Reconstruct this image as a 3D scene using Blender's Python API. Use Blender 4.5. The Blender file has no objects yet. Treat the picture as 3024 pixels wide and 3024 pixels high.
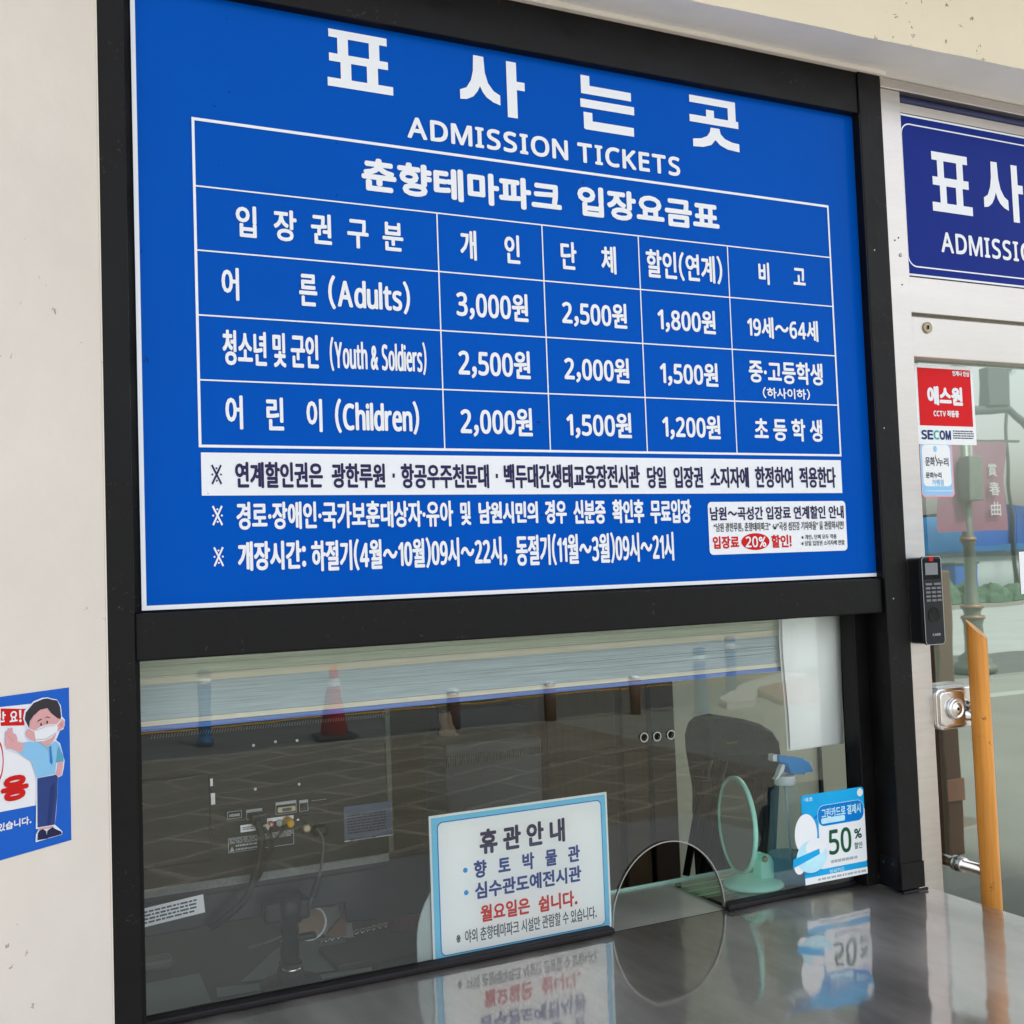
import bpy, bmesh, math, random
from mathutils import Vector, Matrix
random.seed(7)
S = bpy.context.scene
COL = S.collection
# ------------------------------------------------------------------ camera, world, sun, exposure
cam = bpy.data.cameras.new('camera'); cam_o = bpy.data.objects.new('camera', cam); COL.objects.link(cam_o)
cam.sensor_width = 36; cam.lens = 3300 / 3024 * 36; cam.clip_start = .05; cam.clip_end = 2000
_r = ((0.90102213, 0.43364392, 0.01058638), (-0.43222996, 0.89960609, -0.06233897), (-0.03655649, 0.05159304, 0.99799889))
cam_o.matrix_world = Matrix(((_r[0][0], _r[0][2], -_r[0][1], -0.29644), (_r[1][0], _r[1][2], -_r[1][1], -1.64947),
                             (_r[2][0], _r[2][2], -_r[2][1], 1.50215), (0, 0, 0, 1)))
S.camera = cam_o
w = bpy.data.worlds.new('World'); S.world = w; w.use_nodes = True
wn, wl = w.node_tree.nodes, w.node_tree.links
sky = wn.new('ShaderNodeTexSky'); sky.sky_type = 'NISHITA'; sky.sun_disc = False
SUN_EL, SUN_AZ = math.radians(52), math.radians(20)      # the sun stands behind the booth (towards +y)
sky.sun_elevation = SUN_EL; sky.sun_rotation = SUN_AZ; sky.air_density = 1.3; sky.dust_density = 4.0
hs = wn.new('ShaderNodeHueSaturation'); hs.inputs['Saturation'].default_value = .28
wl.new(sky.outputs[0], hs.inputs['Color']); wl.new(hs.outputs[0], wn['Background'].inputs['Color'])
wn['Background'].inputs['Strength'].default_value = .15
sun = bpy.data.lights.new('sun', 'SUN'); sun.energy = 2.2; sun.angle = math.radians(8); sun.color = (1, .95, .88)
sun_o = bpy.data.objects.new('sun', sun); COL.objects.link(sun_o)
_d = Vector((math.sin(SUN_AZ) * math.cos(SUN_EL), math.cos(SUN_AZ) * math.cos(SUN_EL), math.sin(SUN_EL)))
sun_o.rotation_euler = _d.to_track_quat('Z', 'Y').to_euler(); sun_o.location = (0, 3, 12)
vs = S.view_settings; vs.view_transform = 'Standard'; vs.look = 'None'; vs.gamma = 1; vs.exposure = 1.72
try: vs.use_curve_mapping = False
except Exception: pass
S.cycles.max_bounces = 10; S.cycles.transparent_max_bounces = 16; S.cycles.glossy_bounces = 6

# ------------------------------------------------------------------ materials
M = {}
def srgb(r, g, b):
    f = lambda c: (c / 255 / 12.92) if c / 255 <= .04045 else ((c / 255 + .055) / 1.055) ** 2.4
    return (f(r), f(g), f(b))
def mat(name, col, rough=.5, metal=0., var=0., vs_=8., bump=0., bs=60., spec=.25, coat=0., rvar=0., stretch=None, trans=0., aniso=0):
    m = bpy.data.materials.new(name); m.use_nodes = True; n, l = m.node_tree.nodes, m.node_tree.links
    b = n['Principled BSDF']; b.inputs['Base Color'].default_value = (*col, 1); b.inputs['Roughness'].default_value = rough
    b.inputs['Metallic'].default_value = metal; b.inputs['Specular IOR Level'].default_value = spec
    b.inputs['Coat Weight'].default_value = coat; b.inputs['Transmission Weight'].default_value = trans
    b.inputs['Anisotropic'].default_value = aniso
    g = n.new('ShaderNodeNewGeometry'); mp = n.new('ShaderNodeMapping'); l.new(g.outputs['Position'], mp.inputs['Vector'])
    if stretch: mp.inputs['Scale'].default_value = stretch
    if var or rvar:
        t = n.new('ShaderNodeTexNoise'); t.inputs['Scale'].default_value = vs_; t.inputs['Detail'].default_value = 6; t.inputs['Roughness'].default_value = .65
        l.new(mp.outputs[0], t.inputs['Vector'])
        if var:
            mr = n.new('ShaderNodeMapRange'); mr.inputs['From Min'].default_value = .25; mr.inputs['From Max'].default_value = .75
            mr.inputs['To Min'].default_value = 1 - var; mr.inputs['To Max'].default_value = 1 + var
            l.new(t.outputs[0], mr.inputs['Value'])
            mx = n.new('ShaderNodeMix'); mx.data_type = 'RGBA'; mx.blend_type = 'MULTIPLY'; mx.inputs['Factor'].default_value = 1
            mx.inputs['A'].default_value = (*col, 1); l.new(mr.outputs[0], mx.inputs['B']); l.new(mx.outputs['Result'], b.inputs['Base Color'])
            m['mix'] = 1
        if rvar:
            mr = n.new('ShaderNodeMapRange'); mr.inputs['From Min'].default_value = .3; mr.inputs['From Max'].default_value = .7
            mr.inputs['To Min'].default_value = max(.02, rough - rvar); mr.inputs['To Max'].default_value = rough + rvar
            l.new(t.outputs[0], mr.inputs['Value']); l.new(mr.outputs[0], b.inputs['Roughness'])
    if bump:
        t2 = n.new('ShaderNodeTexNoise'); t2.inputs['Scale'].default_value = bs; t2.inputs['Detail'].default_value = 5
        l.new(mp.outputs[0], t2.inputs['Vector'])
        bp = n.new('ShaderNodeBump'); bp.inputs['Strength'].default_value = bump; bp.inputs['Distance'].default_value = .004
        l.new(t2.outputs[0], bp.inputs['Height']); l.new(bp.outputs[0], b.inputs['Normal'])
    M[name] = m; return m
def add_flecks(m, col, scale=14., thr=.09, amount=.9, gate=.55, gscale=3.):
    """small pits, scuffs and flecks of another colour scattered over a material"""
    n, l = m.node_tree.nodes, m.node_tree.links; b = n['Principled BSDF']
    g = n.new('ShaderNodeNewGeometry')
    dn = n.new('ShaderNodeTexNoise'); dn.inputs['Scale'].default_value = scale * 4; l.new(g.outputs['Position'], dn.inputs['Vector'])
    ad = n.new('ShaderNodeMix'); ad.data_type = 'RGBA'; ad.blend_type = 'ADD'; ad.inputs['Factor'].default_value = .025
    l.new(g.outputs['Position'], ad.inputs['A']); l.new(dn.outputs['Color'], ad.inputs['B'])
    v = n.new('ShaderNodeTexVoronoi'); v.inputs['Scale'].default_value = scale; l.new(ad.outputs['Result'], v.inputs['Vector'])
    wn_ = n.new('ShaderNodeTexWhiteNoise'); l.new(v.outputs['Color'], wn_.inputs['Vector'])
    th = n.new('ShaderNodeMath'); th.operation = 'MULTIPLY'; th.inputs[1].default_value = thr * 1.55; l.new(wn_.outputs['Value'], th.inputs[0])
    lt = n.new('ShaderNodeMath'); lt.operation = 'LESS_THAN'; l.new(v.outputs['Distance'], lt.inputs[0]); l.new(th.outputs[0], lt.inputs[1])
    gn = n.new('ShaderNodeTexNoise'); gn.inputs['Scale'].default_value = gscale; l.new(g.outputs['Position'], gn.inputs['Vector'])
    gg = n.new('ShaderNodeMath'); gg.operation = 'GREATER_THAN'; gg.inputs[1].default_value = gate; l.new(gn.outputs[0], gg.inputs[0])
    mu = n.new('ShaderNodeMath'); mu.operation = 'MULTIPLY'; l.new(lt.outputs[0], mu.inputs[0]); l.new(gg.outputs[0], mu.inputs[1])
    m2 = n.new('ShaderNodeMath'); m2.operation = 'MULTIPLY'; m2.inputs[1].default_value = amount; l.new(mu.outputs[0], m2.inputs[0])
    mx = n.new('ShaderNodeMix'); mx.data_type = 'RGBA'; l.new(m2.outputs[0], mx.inputs['Factor']); mx.inputs['B'].default_value = (*col, 1)
    bc = b.inputs['Base Color']
    if bc.is_linked: l.new(bc.links[0].from_socket, mx.inputs['A'])
    else: mx.inputs['A'].default_value = bc.default_value
    l.new(mx.outputs['Result'], bc)
def steel(name, col, r1, r2, mixf, bump=.0, wave=None, met=1, stretch=(1, 1, 1), grain=(1, 1, 1)):
    """stainless sheet: a sharp and a soft reflection mixed, faint waviness and smudges"""
    m = bpy.data.materials.new(name); m.use_nodes = True; n, l = m.node_tree.nodes, m.node_tree.links
    b = n['Principled BSDF']; b.inputs['Metallic'].default_value = met; b.inputs['Base Color'].default_value = (*col, 1)
    b.inputs['Roughness'].default_value = r2
    g2 = n.new('ShaderNodeBsdfGlossy'); g2.inputs['Color'].default_value = (*col, 1); g2.inputs['Roughness'].default_value = r1
    mx = n.new('ShaderNodeMixShader'); l.new(b.outputs[0], mx.inputs[1]); l.new(g2.outputs[0], mx.inputs[2])
    g = n.new('ShaderNodeNewGeometry')
    ma_ = n.new('ShaderNodeMapping'); ma_.inputs['Scale'].default_value = grain; l.new(g.outputs['Position'], ma_.inputs[0]); mb_ = n.new('ShaderNodeMapping'); mb_.inputs['Scale'].default_value = stretch; l.new(g.outputs['Position'], mb_.inputs[0])
    t = n.new('ShaderNodeTexNoise'); t.inputs['Scale'].default_value = 5; t.inputs['Detail'].default_value = 7; l.new(ma_.outputs[0], t.inputs['Vector'])
    mr = n.new('ShaderNodeMapRange'); mr.inputs['From Min'].default_value = .3; mr.inputs['From Max'].default_value = .7
    mr.inputs['To Min'].default_value = mixf + .17; mr.inputs['To Max'].default_value = mixf - .17
    l.new(t.outputs[0], mr.inputs['Value']); l.new(mr.outputs[0], mx.inputs[0])
    if bump:
        t2 = n.new('ShaderNodeTexNoise'); t2.inputs['Scale'].default_value = wave or 6; t2.inputs['Detail'].default_value = 2
        l.new(mb_.outputs[0], t2.inputs['Vector'])
        bp = n.new('ShaderNodeBump'); bp.inputs['Strength'].default_value = bump; bp.inputs['Distance'].default_value = .01
        l.new(t2.outputs[0], bp.inputs['Height']); l.new(bp.outputs[0], b.inputs['Normal']); l.new(bp.outputs[0], g2.inputs['Normal'])
    l.new(mx.outputs[0], n['Material Output'].inputs['Surface'])
    if name == 'counter_steel':
        t3 = n.new('ShaderNodeTexNoise'); t3.inputs['Scale'].default_value = 2.6; t3.inputs['Detail'].default_value = 5; t3.inputs['Roughness'].default_value = .6; l.new(ma_.outputs[0], t3.inputs['Vector'])
        m3 = n.new('ShaderNodeMapRange'); m3.inputs['From Min'].default_value = .36; m3.inputs['From Max'].default_value = .62; m3.inputs['To Min'].default_value = .62; m3.inputs['To Max'].default_value = 1.12
        l.new(t3.outputs[0], m3.inputs['Value']); cm = n.new('ShaderNodeMix'); cm.data_type = 'RGBA'; cm.blend_type = 'MULTIPLY'; cm.inputs['Factor'].default_value = 1; cm.inputs['A'].default_value = (*col, 1)
        l.new(m3.outputs[0], cm.inputs['B']); l.new(cm.outputs['Result'], b.inputs['Base Color'])
        w_ = n.new('ShaderNodeTexNoise'); w_.inputs['Scale'].default_value = 1; w_.inputs['Detail'].default_value = 3; mw = n.new('ShaderNodeMapping'); mw.inputs['Scale'].default_value = (260, 6, 1)
        l.new(g.outputs['Position'], mw.inputs[0]); l.new(mw.outputs[0], w_.inputs['Vector']); mr4 = n.new('ShaderNodeMapRange'); mr4.inputs['To Min'].default_value = .30; mr4.inputs['To Max'].default_value = .58
        l.new(w_.outputs[0], mr4.inputs['Value']); l.new(mr4.outputs[0], b.inputs['Roughness'])
    M[name] = m; return m
def glass(name, tint, base, ior, rough=0., bump=0.):
    """thin architectural pane: tinted see-through plus a mirror reflection that grows at grazing angles"""
    m = bpy.data.materials.new(name); m.use_nodes = True; n, l = m.node_tree.nodes, m.node_tree.links; n.remove(n['Principled BSDF'])
    t = n.new('ShaderNodeBsdfTransparent'); t.inputs[0].default_value = (*tint, 1)
    g = n.new('ShaderNodeBsdfGlossy'); g.inputs['Roughness'].default_value = rough; g.inputs['Color'].default_value = (.94, 1, .96, 1)
    f = n.new('ShaderNodeFresnel'); f.inputs[0].default_value = ior
    ma = n.new('ShaderNodeMath'); ma.operation = 'ADD'; ma.inputs[1].default_value = base; ma.use_clamp = True; l.new(f.outputs[0], ma.inputs[0])
    mx = n.new('ShaderNodeMixShader'); l.new(ma.outputs[0], mx.inputs[0]); l.new(t.outputs[0], mx.inputs[1]); l.new(g.outputs[0], mx.inputs[2])
    if bump:
        ge = n.new('ShaderNodeNewGeometry'); t2 = n.new('ShaderNodeTexNoise'); t2.inputs['Scale'].default_value = 4
        l.new(ge.outputs['Position'], t2.inputs['Vector']); bp = n.new('ShaderNodeBump'); bp.inputs['Strength'].default_value = bump; bp.inputs['Distance'].default_value = .004
        l.new(t2.outputs[0], bp.inputs['Height']); l.new(bp.outputs[0], g.inputs['Normal'])
    l.new(mx.outputs[0], n['Material Output'].inputs[0]); M[name] = m; return m

mat('plaster', srgb(225, 215, 204), .75, var=.05, vs_=3.5, bump=.5, bs=22)
add_flecks(M['plaster'], srgb(120, 100, 88), 46, .10, .6, .59, 3.2)
mat('beam_paint', srgb(226, 213, 188), .6, var=.05, vs_=3, bump=.3, bs=22)
add_flecks(M['beam_paint'], srgb(110, 80, 62), 40, .13, .75, .54, 4.0)
mat('soffit_paint', srgb(240, 236, 230), .7, var=.06, vs_=5, bump=.2, bs=30)
mat('render_wall', srgb(196, 188, 176), .8, var=.08, vs_=2)
mat('black_paint', (.0058, .0050, .0050), .42, var=.35, vs_=7, bump=.25, bs=40, rvar=.14, spec=.17)
add_flecks(M['black_paint'], (.13, .12, .11), 90, .11, .6, .55, 7)
mat('bracket_black', (.006, .007, .009), .3)
mat('joint_grey', (.05, .045, .04), .7)
mat('black_gasket', (.012, .010, .011), .55, bump=.3, bs=80, rvar=.1)
mat('blue_vinyl', (.0, .080, .445), .24, var=.09, vs_=1.4, rvar=.06, spec=.035)
add_flecks(M['blue_vinyl'], (.005, .02, .09), 26, .055, .75, .52, 4)
mat('navy_vinyl', (.006, .022, .215), .3, var=.05, vs_=2, spec=.07)
mat('print_white', srgb(233, 234, 238), .42, var=.012, vs_=4, spec=.35)
add_flecks(M['print_white'], (.2, .2, .22), 22, .03, .6, .55, 3)
mat('board_edge', srgb(205, 205, 205), .5)
mat('ink_navy', (.018, .012, .075), .45)
mat('ink_blue', (.012, .045, .25), .45)
mat('ink_red', (.60, .014, .012), .45, spec=.1)
mat('ink_grey', (.07, .08, .11), .5)
mat('ink_black', (.015, .015, .02), .5)
mat('ink_green', (.004, .085, .03), .45)
mat('ink_pale', srgb(170, 176, 178), .5)
mat('paper_white', srgb(236, 237, 238), .55, var=.01, vs_=6)
mat('notice_white', (.92, .91, .89), .5, var=.01, vs_=6, spec=.15)
mat('paper_sheet', srgb(246, 246, 244), .8, var=.03, vs_=5, bump=.3, bs=9)
mat('cyan_print', (.17, .60, .84), .45, var=.08, vs_=1.8)
mat('line_blue', (.0, .22, .60), .45)
mat('dot_blue', (.0, .28, .70), .45)
mat('card_blue', (.012, .38, .74), .35, var=.12, vs_=9, spec=.1)
mat('card_deep', (.0, .20, .62), .35, spec=.1)
mat('card_ice', (.50, .80, .90), .4, var=.12, vs_=30)
mat('red_sticker', (.66, .010, .014), .35, spec=.1)
mat('teal_print', (.05, .42, .38), .4)
mat('secom_navy', (.012, .03, .16), .4)
mat('sky_print', (.28, .55, .80), .4)
mat('pink_edge', (.85, .32, .40), .35)
mat('poster_blue', (.0, .105, .54), .4, var=.03, vs_=4)
mat('poster_outline', srgb(225, 232, 245), .45)
mat('skin_print', (.70, .36, .36), .5)
mat('skin_shade', (.60, .26, .27), .5)
mat('hair_print', (.035, .028, .035), .5)
mat('shirt_print', (.25, .52, .78), .5)
mat('shirt_shade', (.10, .35, .52), .5)
mat('tie_print', (.02, .20, .52), .5)
mat('trouser_print', (.022, .05, .20), .5)
mat('trouser_shade', (.015, .033, .15), .5)
mat('shoe_print', (.012, .014, .06), .5)
mat('mask_print', srgb(232, 230, 234), .5)
steel('counter_steel', (.63, .59, .56), .065, .44, .56, bump=.13, wave=4, met=.74, stretch=(2.2, .7, 1), grain=(1.6, .5, 1))
steel('tray_steel', (.80, .82, .78), .06, .34, .35, bump=.08, wave=5, met=.5)
steel('door_steel', (.60, .555, .52), .20, .42, .38, bump=.10, wave=7, met=.9, grain=(.5, 1, 4))
mat('roller_paint', (.035, .045, .13), .3, spec=.4)
mat('chrome', (.78, .77, .76), .17, metal=1, rvar=.05)
mat('steel_dull', (.38, .37, .36), .35, metal=1)
glass('window_glass', (.99, 1, .995), .018, 1.5, 0., .06)
glass('door_glass', (.09, .11, .10), .25, 1.55, 0.012, .08)
glass('plate_glass', (.80, .92, .87), .04, 1.5)
mat('glass_edge', (.42, .72, .62), .25, spec=.8)
mat('clear_plastic', (.62, .74, .78), .10, spec=.9); M['clear_plastic'].node_tree.nodes['Principled BSDF'].inputs['Alpha'].default_value = .17
mat('blue_liquid', (.03, .30, .55), .2); M['blue_liquid'].node_tree.nodes['Principled BSDF'].inputs['Alpha'].default_value = .62
mat('frosted', (.44, .50, .48), .4, spec=.4)
mat('wood_pale', (.66, .27, .045), .42, var=.42, vs_=45, stretch=(1, 1, .05), bump=.3, bs=60, coat=.1)
add_flecks(M['wood_pale'], (.16, .06, .02), 60, .13, .8, .55, 12)
mat('wood_cut', (.66, .36, .17), .6, var=.15, vs_=40)
mat('reader_black', (.010, .011, .013), .35, rvar=.06)
mat('reader_face', (.010, .011, .013), .42, var=.15, vs_=30)
mat('reader_rim', (.36, .37, .39), .35, metal=.6)
mat('lcd_glass', (.20, .20, .21), .12, spec=.6)
mat('key_grey', (.17, .17, .18), .45)
mat('black_gloss', (.004, .004, .004), .1)
mat('tv_plastic', (.015, .0143, .012), .5, var=.12, vs_=30)
mat('tv_dark', (.010, .010, .010), .45)
mat('tv_bezel', (.011, .013, .014), .3, var=.1)
mat('tv_strip', (.17, .185, .18), .5, var=.25, vs_=220)
mat('label_slate', (.085, .105, .155), .45, var=.08, vs_=20)
mat('label_grey', (.17, .175, .18), .5, var=.5, vs_=260, stretch=(1, 1, 3))
mat('tan_metal', (.45, .38, .25), .4, metal=.5)
mat('yellow_plastic', (.65, .36, .02), .4)
mat('cream_plastic', (.50, .46, .34), .45)
mat('red_plastic', (.45, .06, .05), .4)
mat('cable_black', (.012, .012, .013), .5)
mat('cable_grey', (.10, .10, .10), .5)
mat('blind_slat', (.58, .66, .68), .5, var=.30, vs_=60, stretch=(.12, 1, 9))
mat('blind_cream', (.82, .76, .60), .5, var=.15, vs_=60, stretch=(.12, 1, 6))
mat('blind_green', (.62, .66, .48), .5, var=.25, vs_=60, stretch=(.12, 1, 9))
mat('blind_blue', (.13, .22, .60), .45, var=.2, vs_=40, stretch=(.2, 1, 4))
mat('mint', (.42, .93, .76), .35, spec=.5)
mat('mirror_silver', (.75, .80, .78), .02, metal=1)
mat('spray_blue', (.0, .26, .70), .3)
mat('white_plastic', srgb(228, 232, 235), .35)
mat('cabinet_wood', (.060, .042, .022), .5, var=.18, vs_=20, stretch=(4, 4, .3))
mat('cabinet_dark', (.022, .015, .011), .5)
mat('room_wall', (.62, .70, .62), .8, var=.05, vs_=3)
mat('room_floor', (.10, .09, .08), .6)
mat('desk', (.045, .040, .036), .45, var=.1)
mat('fabric_dark', (.026, .021, .034), .9, var=.25, vs_=60, bump=.4, bs=150)
mat('tube_dark', (.008, .008, .009), .3)
mat('printer_grey', (.045, .050, .052), .5, var=.08)
mat('printer_dark', (.016, .015, .016), .5)
mat('tan', (.30, .21, .14), .6)
mat('brown_card', (.22, .12, .07), .7)
mat('cloth_grey', (.26, .28, .25), .8, bump=.5, bs=60)
mat('sheet_teal', (.17, .215, .20), .6, var=.08)
mat('gold_print', (.30, .20, .05), .5)
mat('maroon', (.10, .015, .02), .5)
mat('mouse_grey', (.10, .10, .095), .4)
# outdoors
def ground_mat(name, col, cracks=0.):
    m = mat(name, col, .85, var=.14, vs_=.9, bump=.3, bs=8)
    return m
ground_mat('paving', (.175, .160, .132)); ground_mat('asphalt', (.095, .10, .098)); ground_mat('walk', (.215, .225, .20)); ground_mat('far_road', (.31, .335, .32)); ground_mat('bounce_ground', (.50, .47, .42)); ground_mat('far_ground', (.19, .21, .16))
def add_bricks(m, sc, mortar, dark):
    n, l = m.node_tree.nodes, m.node_tree.links; b = n['Principled BSDF']
    g = n.new('ShaderNodeNewGeometry'); br = n.new('ShaderNodeTexBrick'); br.inputs['Scale'].default_value = sc
    mp = n.new('ShaderNodeMapping'); mp.inputs['Rotation'].default_value = (0, 0, .38); dn = n.new('ShaderNodeTexNoise'); dn.inputs['Scale'].default_value = .7; dn.inputs['Detail'].default_value = 3; l.new(g.outputs['Position'], dn.inputs['Vector'])
    ad = n.new('ShaderNodeMix'); ad.data_type = 'RGBA'; ad.blend_type = 'ADD'; ad.inputs['Factor'].default_value = .55; l.new(g.outputs['Position'], ad.inputs['A']); l.new(dn.outputs['Color'], ad.inputs['B']); l.new(ad.outputs['Result'], mp.inputs[0]); l.new(mp.outputs[0], br.inputs['Vector'])
    br.inputs['Mortar Size'].default_value = mortar; br.inputs['Color1'].default_value = (1, 1, 1, 1); br.inputs['Color2'].default_value = (.84, .84, .82, 1); br.inputs['Mortar Smooth'].default_value = .6; br.inputs['Mortar'].default_value = (dark, dark, dark, 1)
    mx = n.new('ShaderNodeMix'); mx.data_type = 'RGBA'; mx.blend_type = 'MULTIPLY'; mx.inputs['Factor'].default_value = 1
    l.new(b.inputs['Base Color'].links[0].from_socket, mx.inputs['A']); l.new(br.outputs[0], mx.inputs['B']); l.new(mx.outputs['Result'], b.inputs['Base Color'])
add_bricks(M['paving'], .55, .016, 1.55)
mat('brick_paving', (.27, .14, .10), .85, var=.2, vs_=3)
mat('pale_kerb', (.42, .42, .39), .8, var=.1)
mat('kerb_stone', (.20, .20, .185), .8, var=.1)
mat('road_yellow', (.50, .27, .03), .8, var=.1)
mat('road_white', (.62, .62, .60), .8, var=.1)
mat('bollard_blue', (.015, .10, .22), .45)
mat('bollard_band', (.70, .72, .74), .35)
mat('cone_red', (.62, .02, .012), .45)
mat('rubber', (.02, .02, .02), .8)
mat('post_brown', (.10, .05, .035), .5)
mat('lamp_metal', (.12, .14, .12), .4, metal=.3, var=.15, vs_=8)
mat('lamp_copper', (.22, .14, .09), .45, metal=.3)
mat('banner_pink', (.19, .09, .13), .8, var=.08, vs_=3)
mat('hoarding_blue', (.015, .09, .33), .6, var=.1, vs_=.6)
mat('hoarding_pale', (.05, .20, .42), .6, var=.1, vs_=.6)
mat('wall_pale', (.48, .55, .56), .8)
mat('signal_grey', (.05, .06, .06), .5)
mat('hedge', (.06, .11, .075), .9, var=.4, vs_=5)
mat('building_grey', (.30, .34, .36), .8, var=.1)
mat('roof_metal', (.62, .60, .56), .6)

# ------------------------------------------------------------------ object helpers
WL = {}     # world location of each object's origin
def link(o, parent, loc):
    COL.objects.link(o); WL[o.name] = Vector(loc)
    if parent is not None: o.parent = parent; o.location = Vector(loc) - WL[parent.name]
    else: o.location = loc
    return o
def thing(name, label, cat, loc, group=None):
    o = bpy.data.objects.new(name, None); o.empty_display_size = .05
    link(o, None, loc); o['label'] = label; o['category'] = cat
    if group: o['group'] = group
    return o
def tag(o, label, cat, group=None):
    o['label'] = label; o['category'] = cat
    if group: o['group'] = group
    return o
class MB:
    def __init__(s): s.v = []; s.f = []; s.sm = []
    def add(s, v, f, smooth=False):
        k = len(s.v); s.v += [tuple(p) for p in v]; s.f += [tuple(i + k for i in q) for q in f]; s.sm += [smooth] * len(f); return s
    def box(s, x0, x1, y0, y1, z0, z1):
        x0, x1 = min(x0, x1), max(x0, x1); y0, y1 = min(y0, y1), max(y0, y1); z0, z1 = min(z0, z1), max(z0, z1)
        return s.add([(x, y, z) for x in (x0, x1) for y in (y0, y1) for z in (z0, z1)],
                     [(0, 1, 3, 2), (4, 6, 7, 5), (0, 4, 5, 1), (2, 3, 7, 6), (0, 2, 6, 4), (1, 5, 7, 3)])
    def tube(s, pts, r, n=10, cap=True):
        P = [Vector(p) for p in pts]; R_ = r if isinstance(r, (list, tuple)) else [r] * len(P); V = []; F = []
        t0 = (P[1] - P[0]).normalized(); up = Vector((0, 0, 1)) if abs(t0.z) < .9 else Vector((1, 0, 0)); a = t0.cross(up).normalized()
        for i, p in enumerate(P):
            t = (P[min(i + 1, len(P) - 1)] - P[max(i - 1, 0)]).normalized(); a = (a - t * a.dot(t)).normalized(); b = t.cross(a)
            V += [p + (a * math.cos(2 * math.pi * k / n) + b * math.sin(2 * math.pi * k / n)) * R_[i] for k in range(n)]
        for i in range(len(P) - 1):
            F += [(i * n + k, i * n + (k + 1) % n, (i + 1) * n + (k + 1) % n, (i + 1) * n + k) for k in range(n)]
        s.add(V, F, True)
        if cap:
            k = len(s.v) - len(V); s.f += [tuple(k + j for j in reversed(range(n))), tuple(k + (len(P) - 1) * n + j for j in range(n))]; s.sm += [False, False]
        return s
    def lathe(s, prof, c, n=32, axis='z', cap=True):
        V = []; F = []
        for r, h in prof:
            for k in range(n):
                a = 2 * math.pi * k / n; x, y = r * math.cos(a), r * math.sin(a)
                V.append((c[0] + x, c[1] + y, c[2] + h) if axis == 'z' else (c[0] + x, c[1] - h, c[2] + y))
        for i in range(len(prof) - 1):
            F += [(i * n + k, i * n + (k + 1) % n, (i + 1) * n + (k + 1) % n, (i + 1) * n + k) for k in range(n)]
        s.add(V, F, True)
        if cap:
            k = len(s.v) - len(V); s.f += [tuple(k + j for j in reversed(range(n))), tuple(k + (len(prof) - 1) * n + j for j in range(n))]; s.sm += [False, False]
        return s
    def prism(s, pts, y0, y1):     # outline in (x, z) given a depth from y0 (front) to y1
        n = len(pts); V = [(x, y0, z) for x, z in pts] + [(x, y1, z) for x, z in pts]
        return s.add(V, [tuple(range(n)), tuple(reversed(range(n, 2 * n)))] + [(k, k + n, (k + 1) % n + n, (k + 1) % n) for k in range(n)])
    def build(s, name, m, parent=None, bevel=0., seg=2, fix=True):
        c = Vector([(min(v[i] for v in s.v) + max(v[i] for v in s.v)) / 2 for i in range(3)])
        me = bpy.data.meshes.new(name); me.from_pydata([Vector(v) - c for v in s.v], [], s.f)
        me.polygons.foreach_set('use_smooth', s.sm)
        if bevel or fix:
            bm = bmesh.new(); bm.from_mesh(me)
            if fix: bmesh.ops.recalc_face_normals(bm, faces=bm.faces)
            if bevel: bmesh.ops.bevel(bm, geom=[e for e in bm.edges if len(e.link_faces) == 2 and e.calc_face_angle(0) > .6], offset=bevel, segments=seg, affect='EDGES', profile=.5)
            bm.to_mesh(me); bm.free()
        me.materials.append(M[m] if isinstance(m, str) else m)
        o = bpy.data.objects.new(name, me); return link(o, parent, c)
def box(name, x0, x1, y0, y1, z0, z1, m, parent=None, bevel=0.): return MB().box(x0, x1, y0, y1, z0, z1).build(name, m, parent, bevel)
def structure(o): o['kind'] = 'structure'; return o
def rrect(u0, v0, u1, v1, r, n=6):
    P = []
    for cx, cy, a0 in ((u1 - r, v1 - r, 0), (u0 + r, v1 - r, 90), (u0 + r, v0 + r, 180), (u1 - r, v0 + r, 270)):
        for k in range(n + 1):
            a = math.radians(a0 + 90 * k / n); P.append((cx + r * math.cos(a), cy + r * math.sin(a)))
    return P
def ell(cx, cy, rx, ry, n=32): return [(cx + rx * math.cos(2 * math.pi * k / n), cy + ry * math.sin(2 * math.pi * k / n)) for k in range(n)]
class Frame:            # a flat printed face: (u, v) on it, d in front of it
    def __init__(s, o, u, v): s.o = Vector(o); s.u = Vector(u); s.v = Vector(v); s.n = s.u.cross(s.v)
    def p(s, u, v, d=0.): return s.o + s.u * u + s.v * v + s.n * d
def front(y): return Frame((0, y, 0), (1, 0, 0), (0, 0, 1))
def flat(name, polys, fr, d, m, parent):
    b = MB()
    for P in polys:
        b.add([fr.p(u, v, d) for u, v in P], [tuple(range(len(P)))])
    return b.build(name, m, parent, fix=False)
def bars(name, rects, fr, d, m, parent): return flat(name, [[(a, b), (c, b), (c, e), (a, e)] for a, b, c, e in rects], fr, d, m, parent)
def outline(u0, v0, u1, v1, t): return [(u0, v0, u1, v0 + t), (u0, v1 - t, u1, v1), (u0, v0 + t, u0 + t, v1 - t), (u1 - t, v0 + t, u1, v1 - t)]
def ring(name, P, Q, fr, d, m, parent):        # band between two outlines with the same point count
    n = len(P); b = MB().add([fr.p(u, v, d) for u, v in P + Q], [(k, (k + 1) % n, n + (k + 1) % n, n + k) for k in range(n)])
    return b.build(name, m, parent, fix=False)
_gc = {}
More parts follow.
